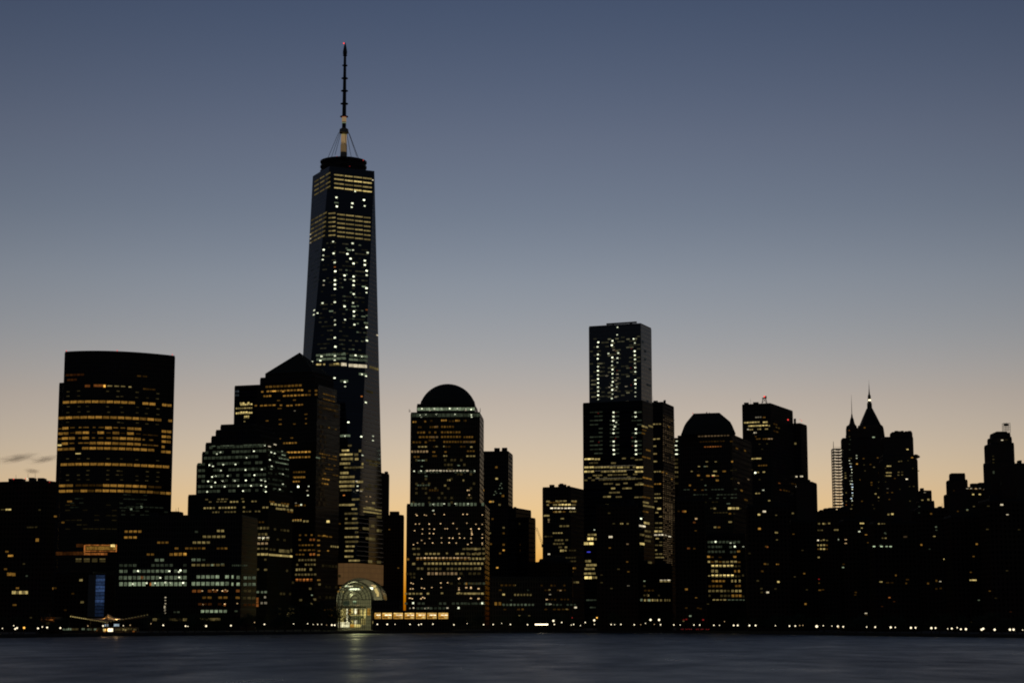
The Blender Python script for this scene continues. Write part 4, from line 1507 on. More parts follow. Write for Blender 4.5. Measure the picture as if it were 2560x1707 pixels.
b = Building('crown_top_tower', 'dark masonry tower with a crenellated crown and right-hand ledge, between spires and wide gap', loc_at(2260, 1850), 'skyscraper')
t1 = b.tier('tower_body', 2294, 2206, 2299, 1147, 1850, mat='stone', th=R(4), W=34)
ta = b.tier('setback_tier', 2285, 2207, 2290.5, 1136, 1853, t1['z'], 'stone', R(4), W=28)
tb = b.tier('setback_tier', 2283, 2208, 2287.5, 1091, 1856, ta['z'], 'stone', R(4), W=24)
td = b.tier('upper_block', 2281, 2230, 2285.5, 1079, 1858, tb['z'], 'stone', R(4), W=18)
for u0_, u1_, v_ in ((2237, 2244, 1077), (2252, 2258, 1077), (2270, 2277, 1077.2), (2244, 2252, 1078), (2262, 2268, 1078)):
    b.box('merlon', u0_, u1_, v_, 1081, 1861, 5, 'stone')
bm = bmesh.new()
q0, q1 = P(2289, 1136, 1851), P(2300.5, 1141, 1851)
vs_ = [bm.verts.new(p) for p in (P(2288, 1135, 1851), P(2293, 1135.5, 1851), P(2300.5, 1140.5, 1851), P(2299, 1143.5, 1851), P(2288, 1147, 1851))]
f = bm.faces.new(vs_[::-1])
g = bmesh.ops.extrude_face_region(bm, geom=[f])
bmesh.ops.translate(bm, vec=(0, 26, 0), verts=[x for x in g['geom'] if isinstance(x, bmesh.types.BMVert)])
mesh_obj('cornice', bm, M['stone'], b.root)
r = lambda c, s, h=12, w=18, g=.3, k='E', f_=None: b.row(f_ or t1['L'], k, c, s, h, w, g)
r('y4', '952,797', 10, 22, f_=tb['L'])
r('a4', '1003,886', 10, 22, f_=ta['L'] if False else t1['L'])
r('y4', '727-775@978*2 718-778@1050*2 718-775@1084*2', 11, g=.05)
r('w5', '945,1120', 12, 22)
r('y2', '855,1045 895,1043 853,1075 895,1073 1072,1030 885,925 860,928', 10, 18)
r('a2', '815,1112 735,1268 785,1266 755,1340', 10, 18)
r('w2', '735,1222', 8, 20)
r('y1', '705,1080 960,918 1010,1003 1020,1198 975,1200 980,1358 870,1230 715,1000 715,1150', 12, 16)
r('y4', '775-800@1500', 18)
r('y3', '735-755@1504', 16)
b.finish()

b = Building('stepped_corner_block', 'small dark stepped block just left of wide orange gap at right', loc_at(2320, 1750))
b.tier('tower_body', 2336, 2296, 2340, 1251, 1750, mat='stone', th=R(5), W=22)
t = b.tier('upper_block', 2329, 2300, 2333.5, 1225, 1753, P(2336, 1251, 1750).z, 'stone', R(5), W=16)
b.box('penthouse', 2301, 2308, 1220, 1226, 1760, 6, 'stone')
r = lambda c, s, h=12, w=18: b.row(t['L'], 'E', c, s, h, w)
r('w3', '1142,1265', 10, 22)
r('y4', '1115,1348', 10, 22)
r('y4', '1180,1343', 18, 20)
r('a1', '1150,1387 1210,1385', 14, 18)
b.finish()

b = Building('square_top_block', 'dark block with square flat top at the right edge of the wide gap', loc_at(2400, 1750))
t = b.tier('tower_body', 2420, 2369.5, 2425, 1233, 1750, mat='stone', th=R(4), W=26)
tb = b.tier('setback_tier', 2419, 2374, 2424, 1198, 1752, t['z'], 'stone', R(4), W=22)
b.tier('upper_block', 2413, 2378, 2418, 1182, 1755, tb['z'], 'stone', R(4), W=14)
b.row(t['L'], 'E', 'a1', '1458,1245 1500,1470', 12, 18)
b.row(t['L'], 'E', 'y2', '1603,1452', 12, 22)
b.finish()
b = Building('lit_terrace_block', 'low dark block with row of warm lights under roof, left of water-tank tower', loc_at(2450, 1700))
t = b.tier('tower_body', 2478, 2417, 2484, 1216, 1700, mat='stone', th=R(4), W=24)
b.box('penthouse', 2427, 2442, 1208.5, 1217, 1712, 8, 'stone')
b.box('penthouse', 2446.5, 2462, 1206.5, 1217, 1716, 8, 'stone')
r = lambda c, s, h=10, w=20: b.row(t['L'], 'E', c, s, h, w)
r('w4', '1605,1222 1645,1221 1740,1221 1795,1230', 9, 22)
r('k4', '1698,1224', 12, 22)
r('w5', '1845,1223', 12, 22)
r('y4', '1667,1286 1740,1286', 14, 22)
r('a1', '1630,1230 1670,1228 1720,1232 1770,1235 1820,1236', 8, 22)
r('y1', '1675,1418 1838,1412 1765,1365', 10, 20)
b.finish()
b = Building('water_tank_tower', 'dark stepped tower carrying a small steel tank frame on its roof', loc_at(2510, 1650), 'skyscraper')
t = b.tier('tower_body', 2537, 2477.5, 2543, 1150, 1650, mat='stone', th=R(3), W=36)
t1 = b.tier('setback_tier', 2535, 2476.5, 2540, 1106, 1653, t['z'], 'stone', R(3), W=30)
t2_ = b.tier('setback_tier', 2529.5, 2481, 2534, 1091, 1656, t1['z'], 'stone', R(3), W=24)
t3_ = b.tier('upper_block', 2526, 2484, 2529.5, 1081, 1659, t2_['z'], 'stone', R(3), W=18)
b.tier('penthouse', 2518, 2491, 2521, 1078, 1662, t3_['z'], 'stone', R(3), W=12)
q0, q1 = P(2508.5, 1079, 1668), P(2523.5, 1057, 1668)
bm = bmesh.new()
for x_ in (q0.x, (q0.x + q1.x) / 2, q1.x):
    for y_ in (1666, 1671):
        add_tube(bm, (x_, y_, q0.z - 1), (x_, y_, q1.z), .22, n=4)
for k_ in (.25, .5, .72, .95):
    z_ = q0.z + (q1.z - q0.z) * k_
    for y_ in (1666, 1671):
        add_tube(bm, (q0.x, y_, z_), (q1.x, y_, z_), .16, n=4)
mesh_obj('tank_frame', bm, M['metal'], b.root)
bm = bmesh.new()
add_lathe(bm, ((q0.x + q1.x) / 2, 1668.5), [(2.0, q0.z + (q1.z - q0.z) * .68), (2.0, q0.z + (q1.z - q0.z) * .9), (.2, q0.z + (q1.z - q0.z) * .95)], 12)
mesh_obj('tank', bm, M['metal'], b.root)
b.row(t1['L'], 'E', 'w4', '1983,696', 9, 22)
b.row(t1['L'], 'E', 'y1', '2030,692', 9, 30)
b.row(t['L'], 'E', 'y1', '1885,870 1888,905 1888,940', 12, 18)
b.row(t['L'], 'E', 'g1', '1978,1165 2020,1090 1890,1045', 30, 18)
b.finish()
b = Building('corner_tower', 'dark tower cut off by the right edge, stepping down toward it', loc_at(2565, 1600))
b.tier('tower_body', 2600, 2541.5, 2620, 1158, 1600, mat='stone', th=R(-12), W=30)
b.box('penthouse', 2545, 2551, 1151, 1160, 1612, 8, 'stone')
b.finish()

# ------------------------------------------------------------------ dark blocks nearer the water
b = Building('apartment_building', 'dark flat roofed apartment tower in front of bulky twin-step tower, few orange windows', loc_at(1545, 1330))
t = b.tier('tower_body', 1593, 1491, 1601, 1259.5, 1330, mat='brick', th=R(5), W=26)
b.clutter(t, 20, 4)
b.box('penthouse', 1525, 1562, 1255, 1261, 1340, 9, 'brick')
r = lambda c, s, h=14, w=22, g=.3, k='B': b.row(t['L'], k, c, s, h, w, g)
r('y3', '1340-1365@200*2 1395-1412@201', 11)
r('w5', '1258,314', 16, 32)
r('k3', '1403,375', 12, 20)
r('a2', '1250,408 1400,527 1410,612', 10, 18)
r('w3', '1410,732', 8, 20)
r('y1', '1285,200 1325,590 1245,110 1265,755 1180,640 1180,705', 10, 20)
b.finish()
b = Building('apartment_building', 'low dark block with dotted greenish lower windows, left foot of trapezoid-roofed tower', loc_at(1640, 1360))
t = b.tier('tower_body', 1680, 1598, 1688, 1408, 1360, mat='brick', th=R(5), W=30)
b.clutter(t, 21, 4)
r = lambda c, s, h=16, w=18, g=.35, k='B': b.row(t['L'], k, c, s, h, w, g)
r('y3', '1545-1560@856 1570-1585@856 1592-1665@856*4', 18)
r('g3', '1588,856 1522,854', 18)
r('y2', '1718-1770@856*3 1690,857', 18)
r('y3', '1578,815', 16)
r('y1', '1540-1680@815*6%60 1548,735', 14)
r('g3', '1548,692', 8, 16)
r('a1', '1545-1660@773*4%70', 14)
r('w4', '1680-1770@684*3', 8, g=.25)
r('y3', '1680-1770@695*3', 10, g=.25)
b.finish()
b = Building('apartment_building', 'tall dark apartment slab with scattered orange windows under trapezoid-roofed tower, left side', loc_at(1727, 1300))
t = b.tier('tower_body', 1762, 1686, 1770, 1246, 1300, mat='brick', th=R(5), W=26)
b.clutter(t, 22, 4)
b.box('penthouse', 1705, 1740, 1241.5, 1248, 1312, 9, 'brick')
r = lambda c, s, h=18, w=26, g=.3, k='D': b.row(t['L'], k, c, s, h, w, g)
r('a3', '323,125 340,996', 20, 30)
r('o2', '308,124 365,538 430,248', 18, 30)
r('k4', '450,206', 16, 24)
r('a2', '450,1090 445,340', 10, 24)
r('a1', '255,122 500,1212 430,540 340,1205 470,1205', 16, 26)
r('g3', '385,1294', 16, 24)
r('r3', '310,1338 340,1332 528,1338', 14, 18)
r('y2', '308,1352', 10, 20)
b.finish()
b = Building('office_building', 'dark office block with tight grid of yellow window rows below the trapezoid-roofed tower', loc_at(1815, 1340))
t = b.tier('tower_body', 1862, 1764, 1874, 1332, 1340, mat='granite', th=R(5), W=36)
r = lambda c, s, h=22, w=26, g=.32, k='D': b.row(t['L'], k, c, s, h, w, g)
r('g1', '578-940@467*9%85 580-740@520*4 820-895@522*2 580-770@575*5%80 830-895@577*2', 24)
r('p6', '667,464 882,518', 22, 30)
r('p4', '978,519 836,477', 10, 20)
r('g2', '875,475 625,467 712,520', 18, 22)
r('a3', '925,572 590,631 883,632', 20, 32)
r('a1', '620-645@635 700-735@637 620-650@570', 14)
r('y4', '580-605@687 835-862@687', 20)
r('y3', '660-690@685 745-775@689 785-815@689 870-905@687', 18)
r('a2', '617-645@690 703-735@689 915-945@692', 14)
r('y5', '623-865@730*6', 12)
r('y3', '623-865@741*6', 10)
r('y3', '620-650@790 665-692@793', 30)
r('a3', '877-897@793 918-938@793', 26)
r('y5', '623-868@838*6', 12)
r('y3', '625-868@851*6 585-607@845', 12)
r('y1', '880-945@850*2 880-945@737*2 965-985@840', 20)
r('a3', '627-772@904*4', 20)
r('y3', '843-862@903 882-900@902 928-946@902', 26)
r('a2', '590-740@960*4 888-948@958*2', 22)
r('y2', '588-785@1014*5', 22)
r('y3', '720-745@1014 845-957@1014*3', 24)
r('y1', '800-825@1014 590-610@1068 720-830@1068*3 965-990@1075', 22)
r('a3', '847-957@1068*3', 26)
r('y3', '635-785@1113*4', 12)
r('g2', '805-965@1114*4 975-992@1115', 12)
r('y1', '570-595@1160', 8)
b.finish()
b = Building('apartment_building', 'dark apartment block under antenna tower with single bright window low on it', loc_at(1930, 1250))
t = b.tier('tower_body', 1974, 1868, 1982, 1262, 1250, mat='brick', th=R(5), W=26)
b.clutter(t, 23, 4)
b.box('penthouse', 1900, 1945, 1256, 1264, 1262, 9, 'brick')
r = lambda c, s, h=16, w=26, g=.3, k='D': b.row(t['L'], k, c, s, h, w, g)
r('w5', '1213,125', 20, 34)
r('y4', '1153,160', 18, 28)
r('a4', '1158,318', 22, 30)
r('y4', '1348,361', 16, 32)
r('y2', '1355,442 1345,167', 10, 20)
r('o3', '1248,522', 14, 20)
r('a2', '1220,712 1190,794 1235,516', 18, 26)
r('a3', '1345-1378@715*2', 12)
r('y4', '1371,913', 18, 24)
r('w5', '1250,1030', 18, 30)
r('y1', '1180,988 1185,1030 1250,714 1048,594 1340,990 1140,900', 18, 26)
b.finish()
b = Building('apartment_building', 'very dark apartment block right of antenna tower, two tiny amber windows', loc_at(2010, 1280))
t = b.tier('tower_body', 2042, 1976, 2050, 1298.5, 1280, mat='brick', th=R(5), W=26)
b.clutter(t, 24, 4)
r = lambda c, s, h=14, w=22, g=.3, k='D': b.row(t['L'], k, c, s, h, w, g)
r('y3', '1533,146', 16, 22)
r('a2', '1540,378', 10, 22)
r('a3', '1675,1160', 18, 22)
r('a2', '1660,820', 14, 22)
r('y1', '1555,856 1640,560 1690,1000', 12, 22)
b.finish()
b = Building('apartment_building', 'dark block with lumpy roof and small grid of yellow windows below unfinished tower', loc_at(2085, 1420))
t = b.tier('tower_body', 2130, 2050, 2140, 1273.5, 1420, mat='brick', th=R(4), W=26)
b.clutter(t, 25, 4)
b.box('penthouse', 2060, 2074, 1270.5, 1275, 1432, 8, 'brick')
r = lambda c, s, h=16, w=22, g=.3, k='D': b.row(t['L'], k, c, s, h, w, g)
r('y3', '1815-1835@262 1865-1885@262 1928-1950@258', 16)
r('y2', '1888-1905@263 1810-1868@335*3', 12)
r('y3', '1993-2043@331*2', 16, g=.1)
r('w5', '1812,447', 14, 24)
r('y3', '1745,502 1880,443', 14, 22)
r('y2', '1745,412 1915,448 1850,450', 10, 20)
r('y4', '1812,502 1850,502 1882,500 1848,544 1882,544', 16, 22)
r('a2', '1912,502 1815,545 1912,546', 14, 20)
r('p4', '2050,438', 14, 24)
r('y4', '1820,638', 16, 24)
r('r3', '1822,882', 10, 22)
r('a2', '1820,926 1835,1005', 12, 30)
r('a1', '1870,1000 1745,445 1780,500', 12, 26)
b.finish()
b = Building('apartment_building', 'dark block under twin spires with one bright white window near its top', loc_at(2150, 1240))
t = b.tier('tower_body', 2182, 2108, 2190, 1296, 1240, mat='brick', th=R(3), W=26)
b.clutter(t, 26, 4)
b.box('penthouse', 2130, 2158, 1291.5, 1297.5, 1250, 9, 'brick')
r = lambda c, s, h=14, w=24, g=.3, k='F': b.row(t['L'], k, c, s, h, w, g)
r('y4', '446-493@258*2', 14, g=.05)
r('p6', '440,350', 16, 30)
r('y3', '468,310', 8, 18)
r('a3', '515,385', 10, 26)
r('k4', '288,440 288,481', 9, 24)
r('a2', '538,474', 10, 22)
r('g3', '258,751', 10, 22)
r('w4', '515,1264', 10, 26)
r('a1', '515,1282 560,388 265,715 400,1030 395,1058 590,395', 12, 24)
b.finish()
b = Building('apartment_building', 'dark block below crown topped tower with short row of greenish white lights', loc_at(2240, 1190))
t = b.tier('tower_body', 2292, 2184, 2300, 1302, 1190, mat='brick', th=R(3), W=26)
b.clutter(t, 27, 4)
b.box('penthouse', 2215, 2250, 1297, 1304, 1200, 9, 'brick')
r = lambda c, s, h=14, w=24, g=.3, k='F': b.row(t['L'], k, c, s, h, w, g)
r('g5', '605,516 688,516 790,517', 11, 26)
r('g4', '747,516', 9, 24)
r('g2', '675,505 735,375 728,365 790,527', 10, 18)
r('y3', '735,423 660,263', 12, 20)
r('y2', '700,423 720,262 697,262', 12, 18)
r('y4', '682,912', 12, 32)
r('o4', '778,1088', 12, 22)
r('o1', '695,1187 830,1133', 10, 22)
r('k1', '955,408', 18, 42)
r('a2', '850,840 965,929', 18, 18)
r('a1', '755,922 805,922 980,887', 14, 34)
b.finish()
b = Building('apartment_building', 'dark low topped block closing the foot of the wide orange gap', loc_at(2345, 1300))
t = b.tier('tower_body', 2372, 2294, 2380, 1268, 1300, mat='brick', th=R(3), W=26)
b.clutter(t, 28, 4)
b.box('rooftop_unit', 2346, 2352, 1265.5, 1269, 1310, 6)
r = lambda c, s, h=16, w=22, g=.3, k='F': b.row(t['L'], k, c, s, h, w, g)
r('a3', '1135,498', 18, 20)
r('g2', '1300,298', 16, 20)
r('a2', '1408,317 1245,150 1210,930', 18, 20)
r('y3', '1280,403', 9, 26)
r('y4', '1383-1420@658*2', 14)
r('y3', '1437,655', 8, 26)
r('a2', '1305,900', 22, 20)
r('w4', '1347,908', 9, 22)
r('g1', '1303,333 1228,546 1410,707 1110,70 1110,140', 12, 20)
r('a1', '1305,990 1352,985 1410,578', 18, 24)
b.finish()
b = Building('apartment_building', 'very dark block below the lit terrace with one bright wide amber window', loc_at(2425, 1150))
t = b.tier('tower_body', 2468, 2376, 2478, 1287, 1150, mat='brick', th=R(3), W=26)
b.clutter(t, 29, 4)
b.box('penthouse', 2400, 2440, 1281, 1289, 1160, 9, 'brick')
r = lambda c, s, h=16, w=22, g=.3, k='F': b.row(t['L'], k, c, s, h, w, g)
r('y4', '1676-1752@893*3', 14, g=.03)
r('a3', '1755,490', 18, 22)
r('a2', '1690,805 1720,628', 12, 22)
r('g2', '1778,1117', 10, 22)
r('g3', '1650,105', 10, 20)
r('y2', '1650,114 1725,68', 8, 20)
r('y1', '1580,1335 1580,1362 1690,1363', 12, 20)
b.finish()
b = Building('apartment_building', 'dark block at far right below water-tank tower with two white windows', loc_at(2530, 1120))
t = b.tier('tower_body', 2600, 2472, 2612, 1246, 1120, mat='brick', th=R(0), W=26)
b.clutter(t, 30, 4)
b.box('penthouse', 2500, 2535, 1240, 1248, 1132, 9, 'brick')
r = lambda c, s, h=14, w=26, g=.3, k='F': b.row(t['L'], k, c, s, h, w, g)
r('w5', '2035,50', 16, 30)
r('w5', '2100,160', 10, 26)
r('a2', '1900,1015', 10, 22)
r('o1', '2135,1248', 8, 26)
r('y1', '2095,788 2230,328 1885,65 1875,325 1970,1095', 12, 26)
b.finish()
b = Building('low_block', 'low dark building with faint amber dotted rows at foot of orange gap', loc_at(1320, 1360))
t = b.tier('lower_block', 1430, 1226, 1440, 1440, 1360, mat='granite', th=R(3), W=40)
r = lambda c, s, h=14, w=18, g=.4, k='B': b.row(t['L'], k, c, s, h, w, g)
r('a1', '280-440@728*5%80 630-870@730*9%80', 14)
r('y3', '436,728 733,767', 10, 16)
r('y4', '340,807', 14, 20)
r('y2', '430-580@810*6', 16)
r('g2', '330-600@895*9%80 700-740@890*2', 16)
r('g1', '760-960@895*7%80', 14)
r('w3', '738,807 742,890', 8, 18)
r('k4', '710,850', 9, 18)
r('k3', '827,773', 9, 16)
r('a2', '503,934', 14, 18)
r('a1', '340-480@935*4%60 690-900@770*8%40 690-900@850*8%30 690-900@935*6%50 300-600@770*8%25', 12)
r('g1', '405,855 550,770', 12, 16)
r('w4', '957,918', 14, 22)
r('y2', '880,933', 8, 18)
r('y3', '473,988 560,988', 6, 16)
r('a3', '262-318@886*2', 26)
b.finish()

# ------------------------------------------------------------------ arched glass hall
b = Building('glass_hall', 'glowing arched glass hall with curved ribs at the waterfront below the tallest tower', loc_at(887, 1330), 'hall')
HY = 1320.0
gm = bpy.data.materials.new('hall_glass')
gm.use_nodes = True
nt = gm.node_tree
nt.nodes.clear()
N, L = nt.nodes.new, nt.links.new
out, mx, tr, gl, fr_ = N('ShaderNodeOutputMaterial'), N('ShaderNodeMixShader'), N('ShaderNodeBsdfTransparent'), N('ShaderNodeBsdfGlossy'), N('ShaderNodeFresnel')
tr.inputs[0].default_value = (.84, .9, .8, 1)
gl.inputs['Roughness'].default_value = .06
fr_.inputs['IOR'].default_value = 1.45
L(fr_.outputs[0], mx.inputs[0])
L(tr.outputs[0], mx.inputs[1])
L(gl.outputs[0], mx.inputs[2])
L(mx.outputs[0], out.inputs[0])
M['hall_glass'] = gm
pm = px(1, P(887, 1500, HY))
NV = 28


def arch(cu, hw, vap, Y):
    """points of an arch on uprights: axis column cu, half width hw px, apex row vap"""
    c_ = P(cu, 1498, Y)
    k_ = px(1, c_)
    rx, zs = hw * k_, c_.z
    rz_ = P(cu, vap, Y).z - zs
    pts = [(c_.x - rx, G0)]
    pts += [(c_.x - rx * math.cos(math.pi * i / NV), zs + rz_ * math.sin(math.pi * i / NV)) for i in range(NV + 1)]
    pts.append((c_.x + rx, G0))
    return pts, c_.x, zs, rx, rz_


def rib_line(bm, pts3, rad):
    for a_, c2 in zip(pts3, pts3[1:]):
        add_tube(bm, a_, c2, rad, n=5, cap=False)


def vault(pts, Y0, Y1, nr, part):
    bm = bmesh.new()
    A_ = [bm.verts.new((p[0], Y0, p[1])) for p in pts]
    B_ = [bm.verts.new((p[0], Y1, p[1])) for p in pts]
    for i in range(len(pts) - 1):
        bm.faces.new((A_[i], A_[i + 1], B_[i + 1], B_[i]))
    mesh_obj(part, bm, gm, b.root, True)
    for k_ in range(nr):
        y_ = Y0 + (Y1 - Y0) * k_ / (nr - 1)
        bm = bmesh.new()
        rib_line(bm, [(p[0], y_, p[1]) for p in pts], .28 if k_ in (0, nr - 1) else .16)
        mesh_obj('arch_rib', bm, M['metal'], b.root)
    bm = bmesh.new()
    for i in range(1, len(pts) - 1, 2):
        add_tube(bm, (pts[i][0], Y0, pts[i][1]), (pts[i][0], Y1, pts[i][1]), .12, n=4)
    mesh_obj('purlin_frame', bm, M['metal'], b.root)


def lunette(pts, Y, part):
    bm = bmesh.new()
    f = bm.faces.new([bm.verts.new((p[0], Y, p[1])) for p in pts])
    mesh_obj(part, bm, gm, b.root)


pa, ax, azs, arx, arz = arch(886.5, 42, 1452, HY)
pb, bx, bzs, brx, brz = arch(899, 57, 1445, HY + 22)
vault(pa, HY, HY + 22, 6, 'front_vault')
vault(pb, HY + 22, HY + 75, 9, 'rear_vault')
lunette(pa, HY, 'front_glass')
bm = bmesh.new()                                      # fan window: rings, spokes and a pane grid below
for fr in (.22, .45, .68, .86):
    rib_line(bm, [(ax - arx * fr * math.cos(math.pi * i / 20), HY - .1, azs + arz * fr * math.sin(math.pi * i / 20)) for i in range(21)], .3)
for i in range(1, 12):
    a_ = math.pi * i / 12
    add_tube(bm, (ax - arx * .22 * math.cos(a_), HY - .1, azs + arz * .22 * math.sin(a_)), (ax - arx * math.cos(a_), HY - .1, azs + arz * math.sin(a_)), .2, n=4)
for i in range(-7, 8):
    add_tube(bm, (ax + arx * i / 8, HY - .1, G0), (ax + arx * i / 8, HY - .1, azs), .17, n=4)
for i in range(9):
    z_ = G0 + (azs - G0) * (i + 1) / 9
    add_tube(bm, (ax - arx, HY - .1, z_), (ax + arx, HY - .1, z_), .17 if i < 8 else .35, n=4)
mesh_obj('window_frame', bm, M['metal'], b.root)
# inside: stone floor, back wall, lit columns, palms, ceiling lamps
bm = bmesh.new()
add_box(bm, (ax, HY + 36, G0 + .3), (arx * 2.2, 70, .3))
mesh_obj('hall_floor', bm, M['pale_steel'], b.root)
bm = bmesh.new()
yb_ = HY + 73
bm.faces.new([bm.verts.new((p[0], yb_, p[1])) for p in pb])
mesh_obj('back_wall', bm, M['concrete'], b.root)
YI = HY + 20
b_i = lambda x0_, x1_, y0_, y1_, code, part, dy=0.0, dd=.8: None


def inner(x0_, x1_, y0_, y1_, code, part, Y=YI, dd=.8):
    (u0_, v0_), (u1_, v1_) = T('I', x0_, y0_), T('I', x1_, y1_)
    p0, p1 = P(u0_, v1_, Y), P(u1_, v0_, Y)
    bm = bmesh.new()
    add_box(bm, (p0 + p1) / 2, (p1.x - p0.x, dd, p1.z - p0.z))
    return mesh_obj(part, bm, glow(code), b.root)


for x0_, x1_, y0_, y1_, c_ in ((468, 522, 925, 1225, 'y5'), (530, 560, 920, 1120, 'y4'), (562, 590, 920, 1150, 'w6'), (640, 672, 920, 1000, 'y5'), (640, 672, 1100, 1190, 'y5'), (696, 734, 920, 1005, 'w6'),
                               (692, 735, 1105, 1200, 'w6'), (785, 820, 925, 1025, 'y5'), (845, 880, 925, 1090, 'y5'), (410, 440, 905, 1030, 'y4'), (905, 952, 915, 1030, 'a4'), (600, 636, 930, 1010, 'a4'), (738, 780, 930, 1010, 'a3')):
    inner(x0_, x1_, y0_, y1_, c_, 'lit_column')
for x0_, x1_, y0_, y1_, c_ in ((468, 610, 1140, 1225, 'w5'), (690, 800, 1175, 1225, 'y5'), (625, 690, 1175, 1225, 'a4'), (800, 875, 1080, 1180, 'y3'), (400, 470, 1160, 1225, 'a2')):
    inner(x0_, x1_, y0_, y1_, c_, 'shop_window', YI - 2)
for x0_, x1_, y0_, y1_, c_ in ((510, 610, 790, 870, 'g1'), (670, 730, 790, 840, 'g2'), (470, 880, 880, 905, 'y1'), (620, 880, 1018, 1035, 'y4'), (410, 470, 852, 862, 'k4'), (720, 770, 858, 870, 'k4')):
    inner(x0_, x1_, y0_, y1_, c_, 'gallery_light', YI + 3, 3)
random.seed(5)
for i in range(6):                                    # palms under the glass
    bm = bmesh.new()
    u_, v_ = T('I', 690 + i * 34, 1070 + random.randint(-20, 25))
    p = P(u_, v_, HY + 13 + (i % 3))
    add_tube(bm, (p.x, p.y, G0), p, .22, .15, 6)
    mesh_obj('palm_trunk', bm, M['bark'], b.root)
    bm = bmesh.new()
    for j in range(22):
        a_, t_ = random.random() * 6.28, random.uniform(.1, .9)
        d_ = Vector((math.cos(a_), math.sin(a_), t_)).normalized()
        s_ = Vector((-math.sin(a_), math.cos(a_), 0)) * .25
        q = p + d_ * 1.3
        e_ = p + d_ * 2.4 + Vector((0, 0, -.8))
        vs_ = [bm.verts.new(x) for x in (p - s_ * .4, p + s_ * .4, q + s_, q - s_)]
        bm.faces.new(vs_)
        bm.faces.new([vs_[3], vs_[2], bm.verts.new(e_)])
    mesh_obj('palm_leaves', bm, M['leaf'], b.root)
for x_, y_, sx, sz, c_ in ((690, 600, 7.5, 1.2, 'p6'), (765, 605, 3, .7, 'w5'), (568, 550, 2.4, 1.1, 'p6'), (635, 554, 2.6, .7, 'w5'), (967, 588, 2.6, 1.7, 'p6'), (505, 645, 1, 1, 'y4'), (430, 640, 1, 1, 'a3'), (462, 572, 1, .8, 'a3'),
                           (820, 567, 1, .7, 'a4'), (697, 800, 2, .8, 'g4'), (985, 540, 1.5, .8, 'k4'), (1020, 556, 2, 1.6, 'y4'), (1043, 610, 2, 2, 'y4'), (1058, 645, 2, 2, 'y4'), (1075, 685, 1.6, 3, 'y4')):
    p = P(*T('I', x_, y_), HY + (16 if x_ < 900 else 30))
    bm = bmesh.new()
    add_box(bm, p, (sx, 1.2, sz))
    mesh_obj('ceiling_lamp', bm, glow(c_, False), b.root)
ld = bpy.data.lights.new('hall_lamp', 'POINT')
ld.energy = 200
ld.color = (1, .92, .5)
ld.shadow_soft_size = 2.0
lo = bpy.data.objects.new('hall_lamp', ld)
link(lo, b.root)
lo.location = Vector((ax, HY + 12, azs + arz * .45)) - Vector(b.root.location)
ld2 = ld.copy()
ld2.energy = 24
lo2 = bpy.data.objects.new('hall_lamp', ld2)
link(lo2, b.root)
lo2.location = Vector((ax + 3, HY + 45, azs + 3)) - Vector(b.root.location)

b2 = b
b = Building('side_pavilion', 'low dark flat roofed wing left of the arched glass hall', loc_at(815, 1320))
t = b.tier('lower_block', 842, 800, 846, 1500, 1322, mat='granite', th=R(2), W=30)
b.row(t['L'], 'I', 'a4', '317,936', 26, 34)
b.row(t['L'], 'I', 'a3', '275-330@1035*2 275-330@1060*2 360-405@1055', 26)
b.row(t['L'], 'I', 'a1', '195-270@938*2 365-385@900', 20)
b.finish()
b = Building('waterfront_pavilion', 'long low dark pavilion with seven bright amber picture windows beside the arched glass hall', loc_at(1030, 1310), 'pavilion')
t = b.tier('lower_block', 1126, 932, 1130, 1525, 1310, mat='granite', th=R(1.5), W=26)
tb = b.tier('upper_block', 1000, 930, 1003, 1499, 1316, t['z'], 'granite', R(1.5), W=18)
f = t['L']
for x0_, x1_ in ((1022, 1125), (1147, 1306), (1331, 1486), (1513, 1673), (1698, 1858), (1880, 2038), (2064, 2224)):
    u0_, u1_ = T('I', x0_, 0)[0], T('I', x1_, 0)[0]
    z0_, z1_ = f.z_at(u0_, T('I', 0, 1084)[1]), f.z_at(u0_, T('I', 0, 986)[1])
    p0, p1 = f.at(u0_, z0_), f.at(u1_, z1_)
    bm = bmesh.new()
    add_box(bm, (p0 + p1) / 2 + f.n * .1, ((p1 - p0).x, .3, z1_ - z0_))
    wo = mesh_obj('picture_window', bm, glow('a4'), b.root)
    dark = []
    for fx, sx, fz, sz, c_ in ((.42, .3, .62, .14, 'w6'), (.78, .3, .62, .14, 'w6'), (.5, .94, .9, .08, 'y5'), (.3, .5, .25, .3, 'a3'), (.8, .3, .2, .25, 'y4')):
        bm = bmesh.new()
        add_box(bm, (p0.x + (p1.x - p0.x) * fx, p0.y - .35, z0_ + (z1_ - z0_) * fz), ((p1.x - p0.x) * sx, .3, (z1_ - z0_) * sz))
        mesh_obj('ceiling_lamp' if c_ in ('w6', 'y5') else 'shelf_light', bm, glow(c_), wo)
b.row(f, 'I', 'y3', '985-1000@1140', 40)
b.finish()

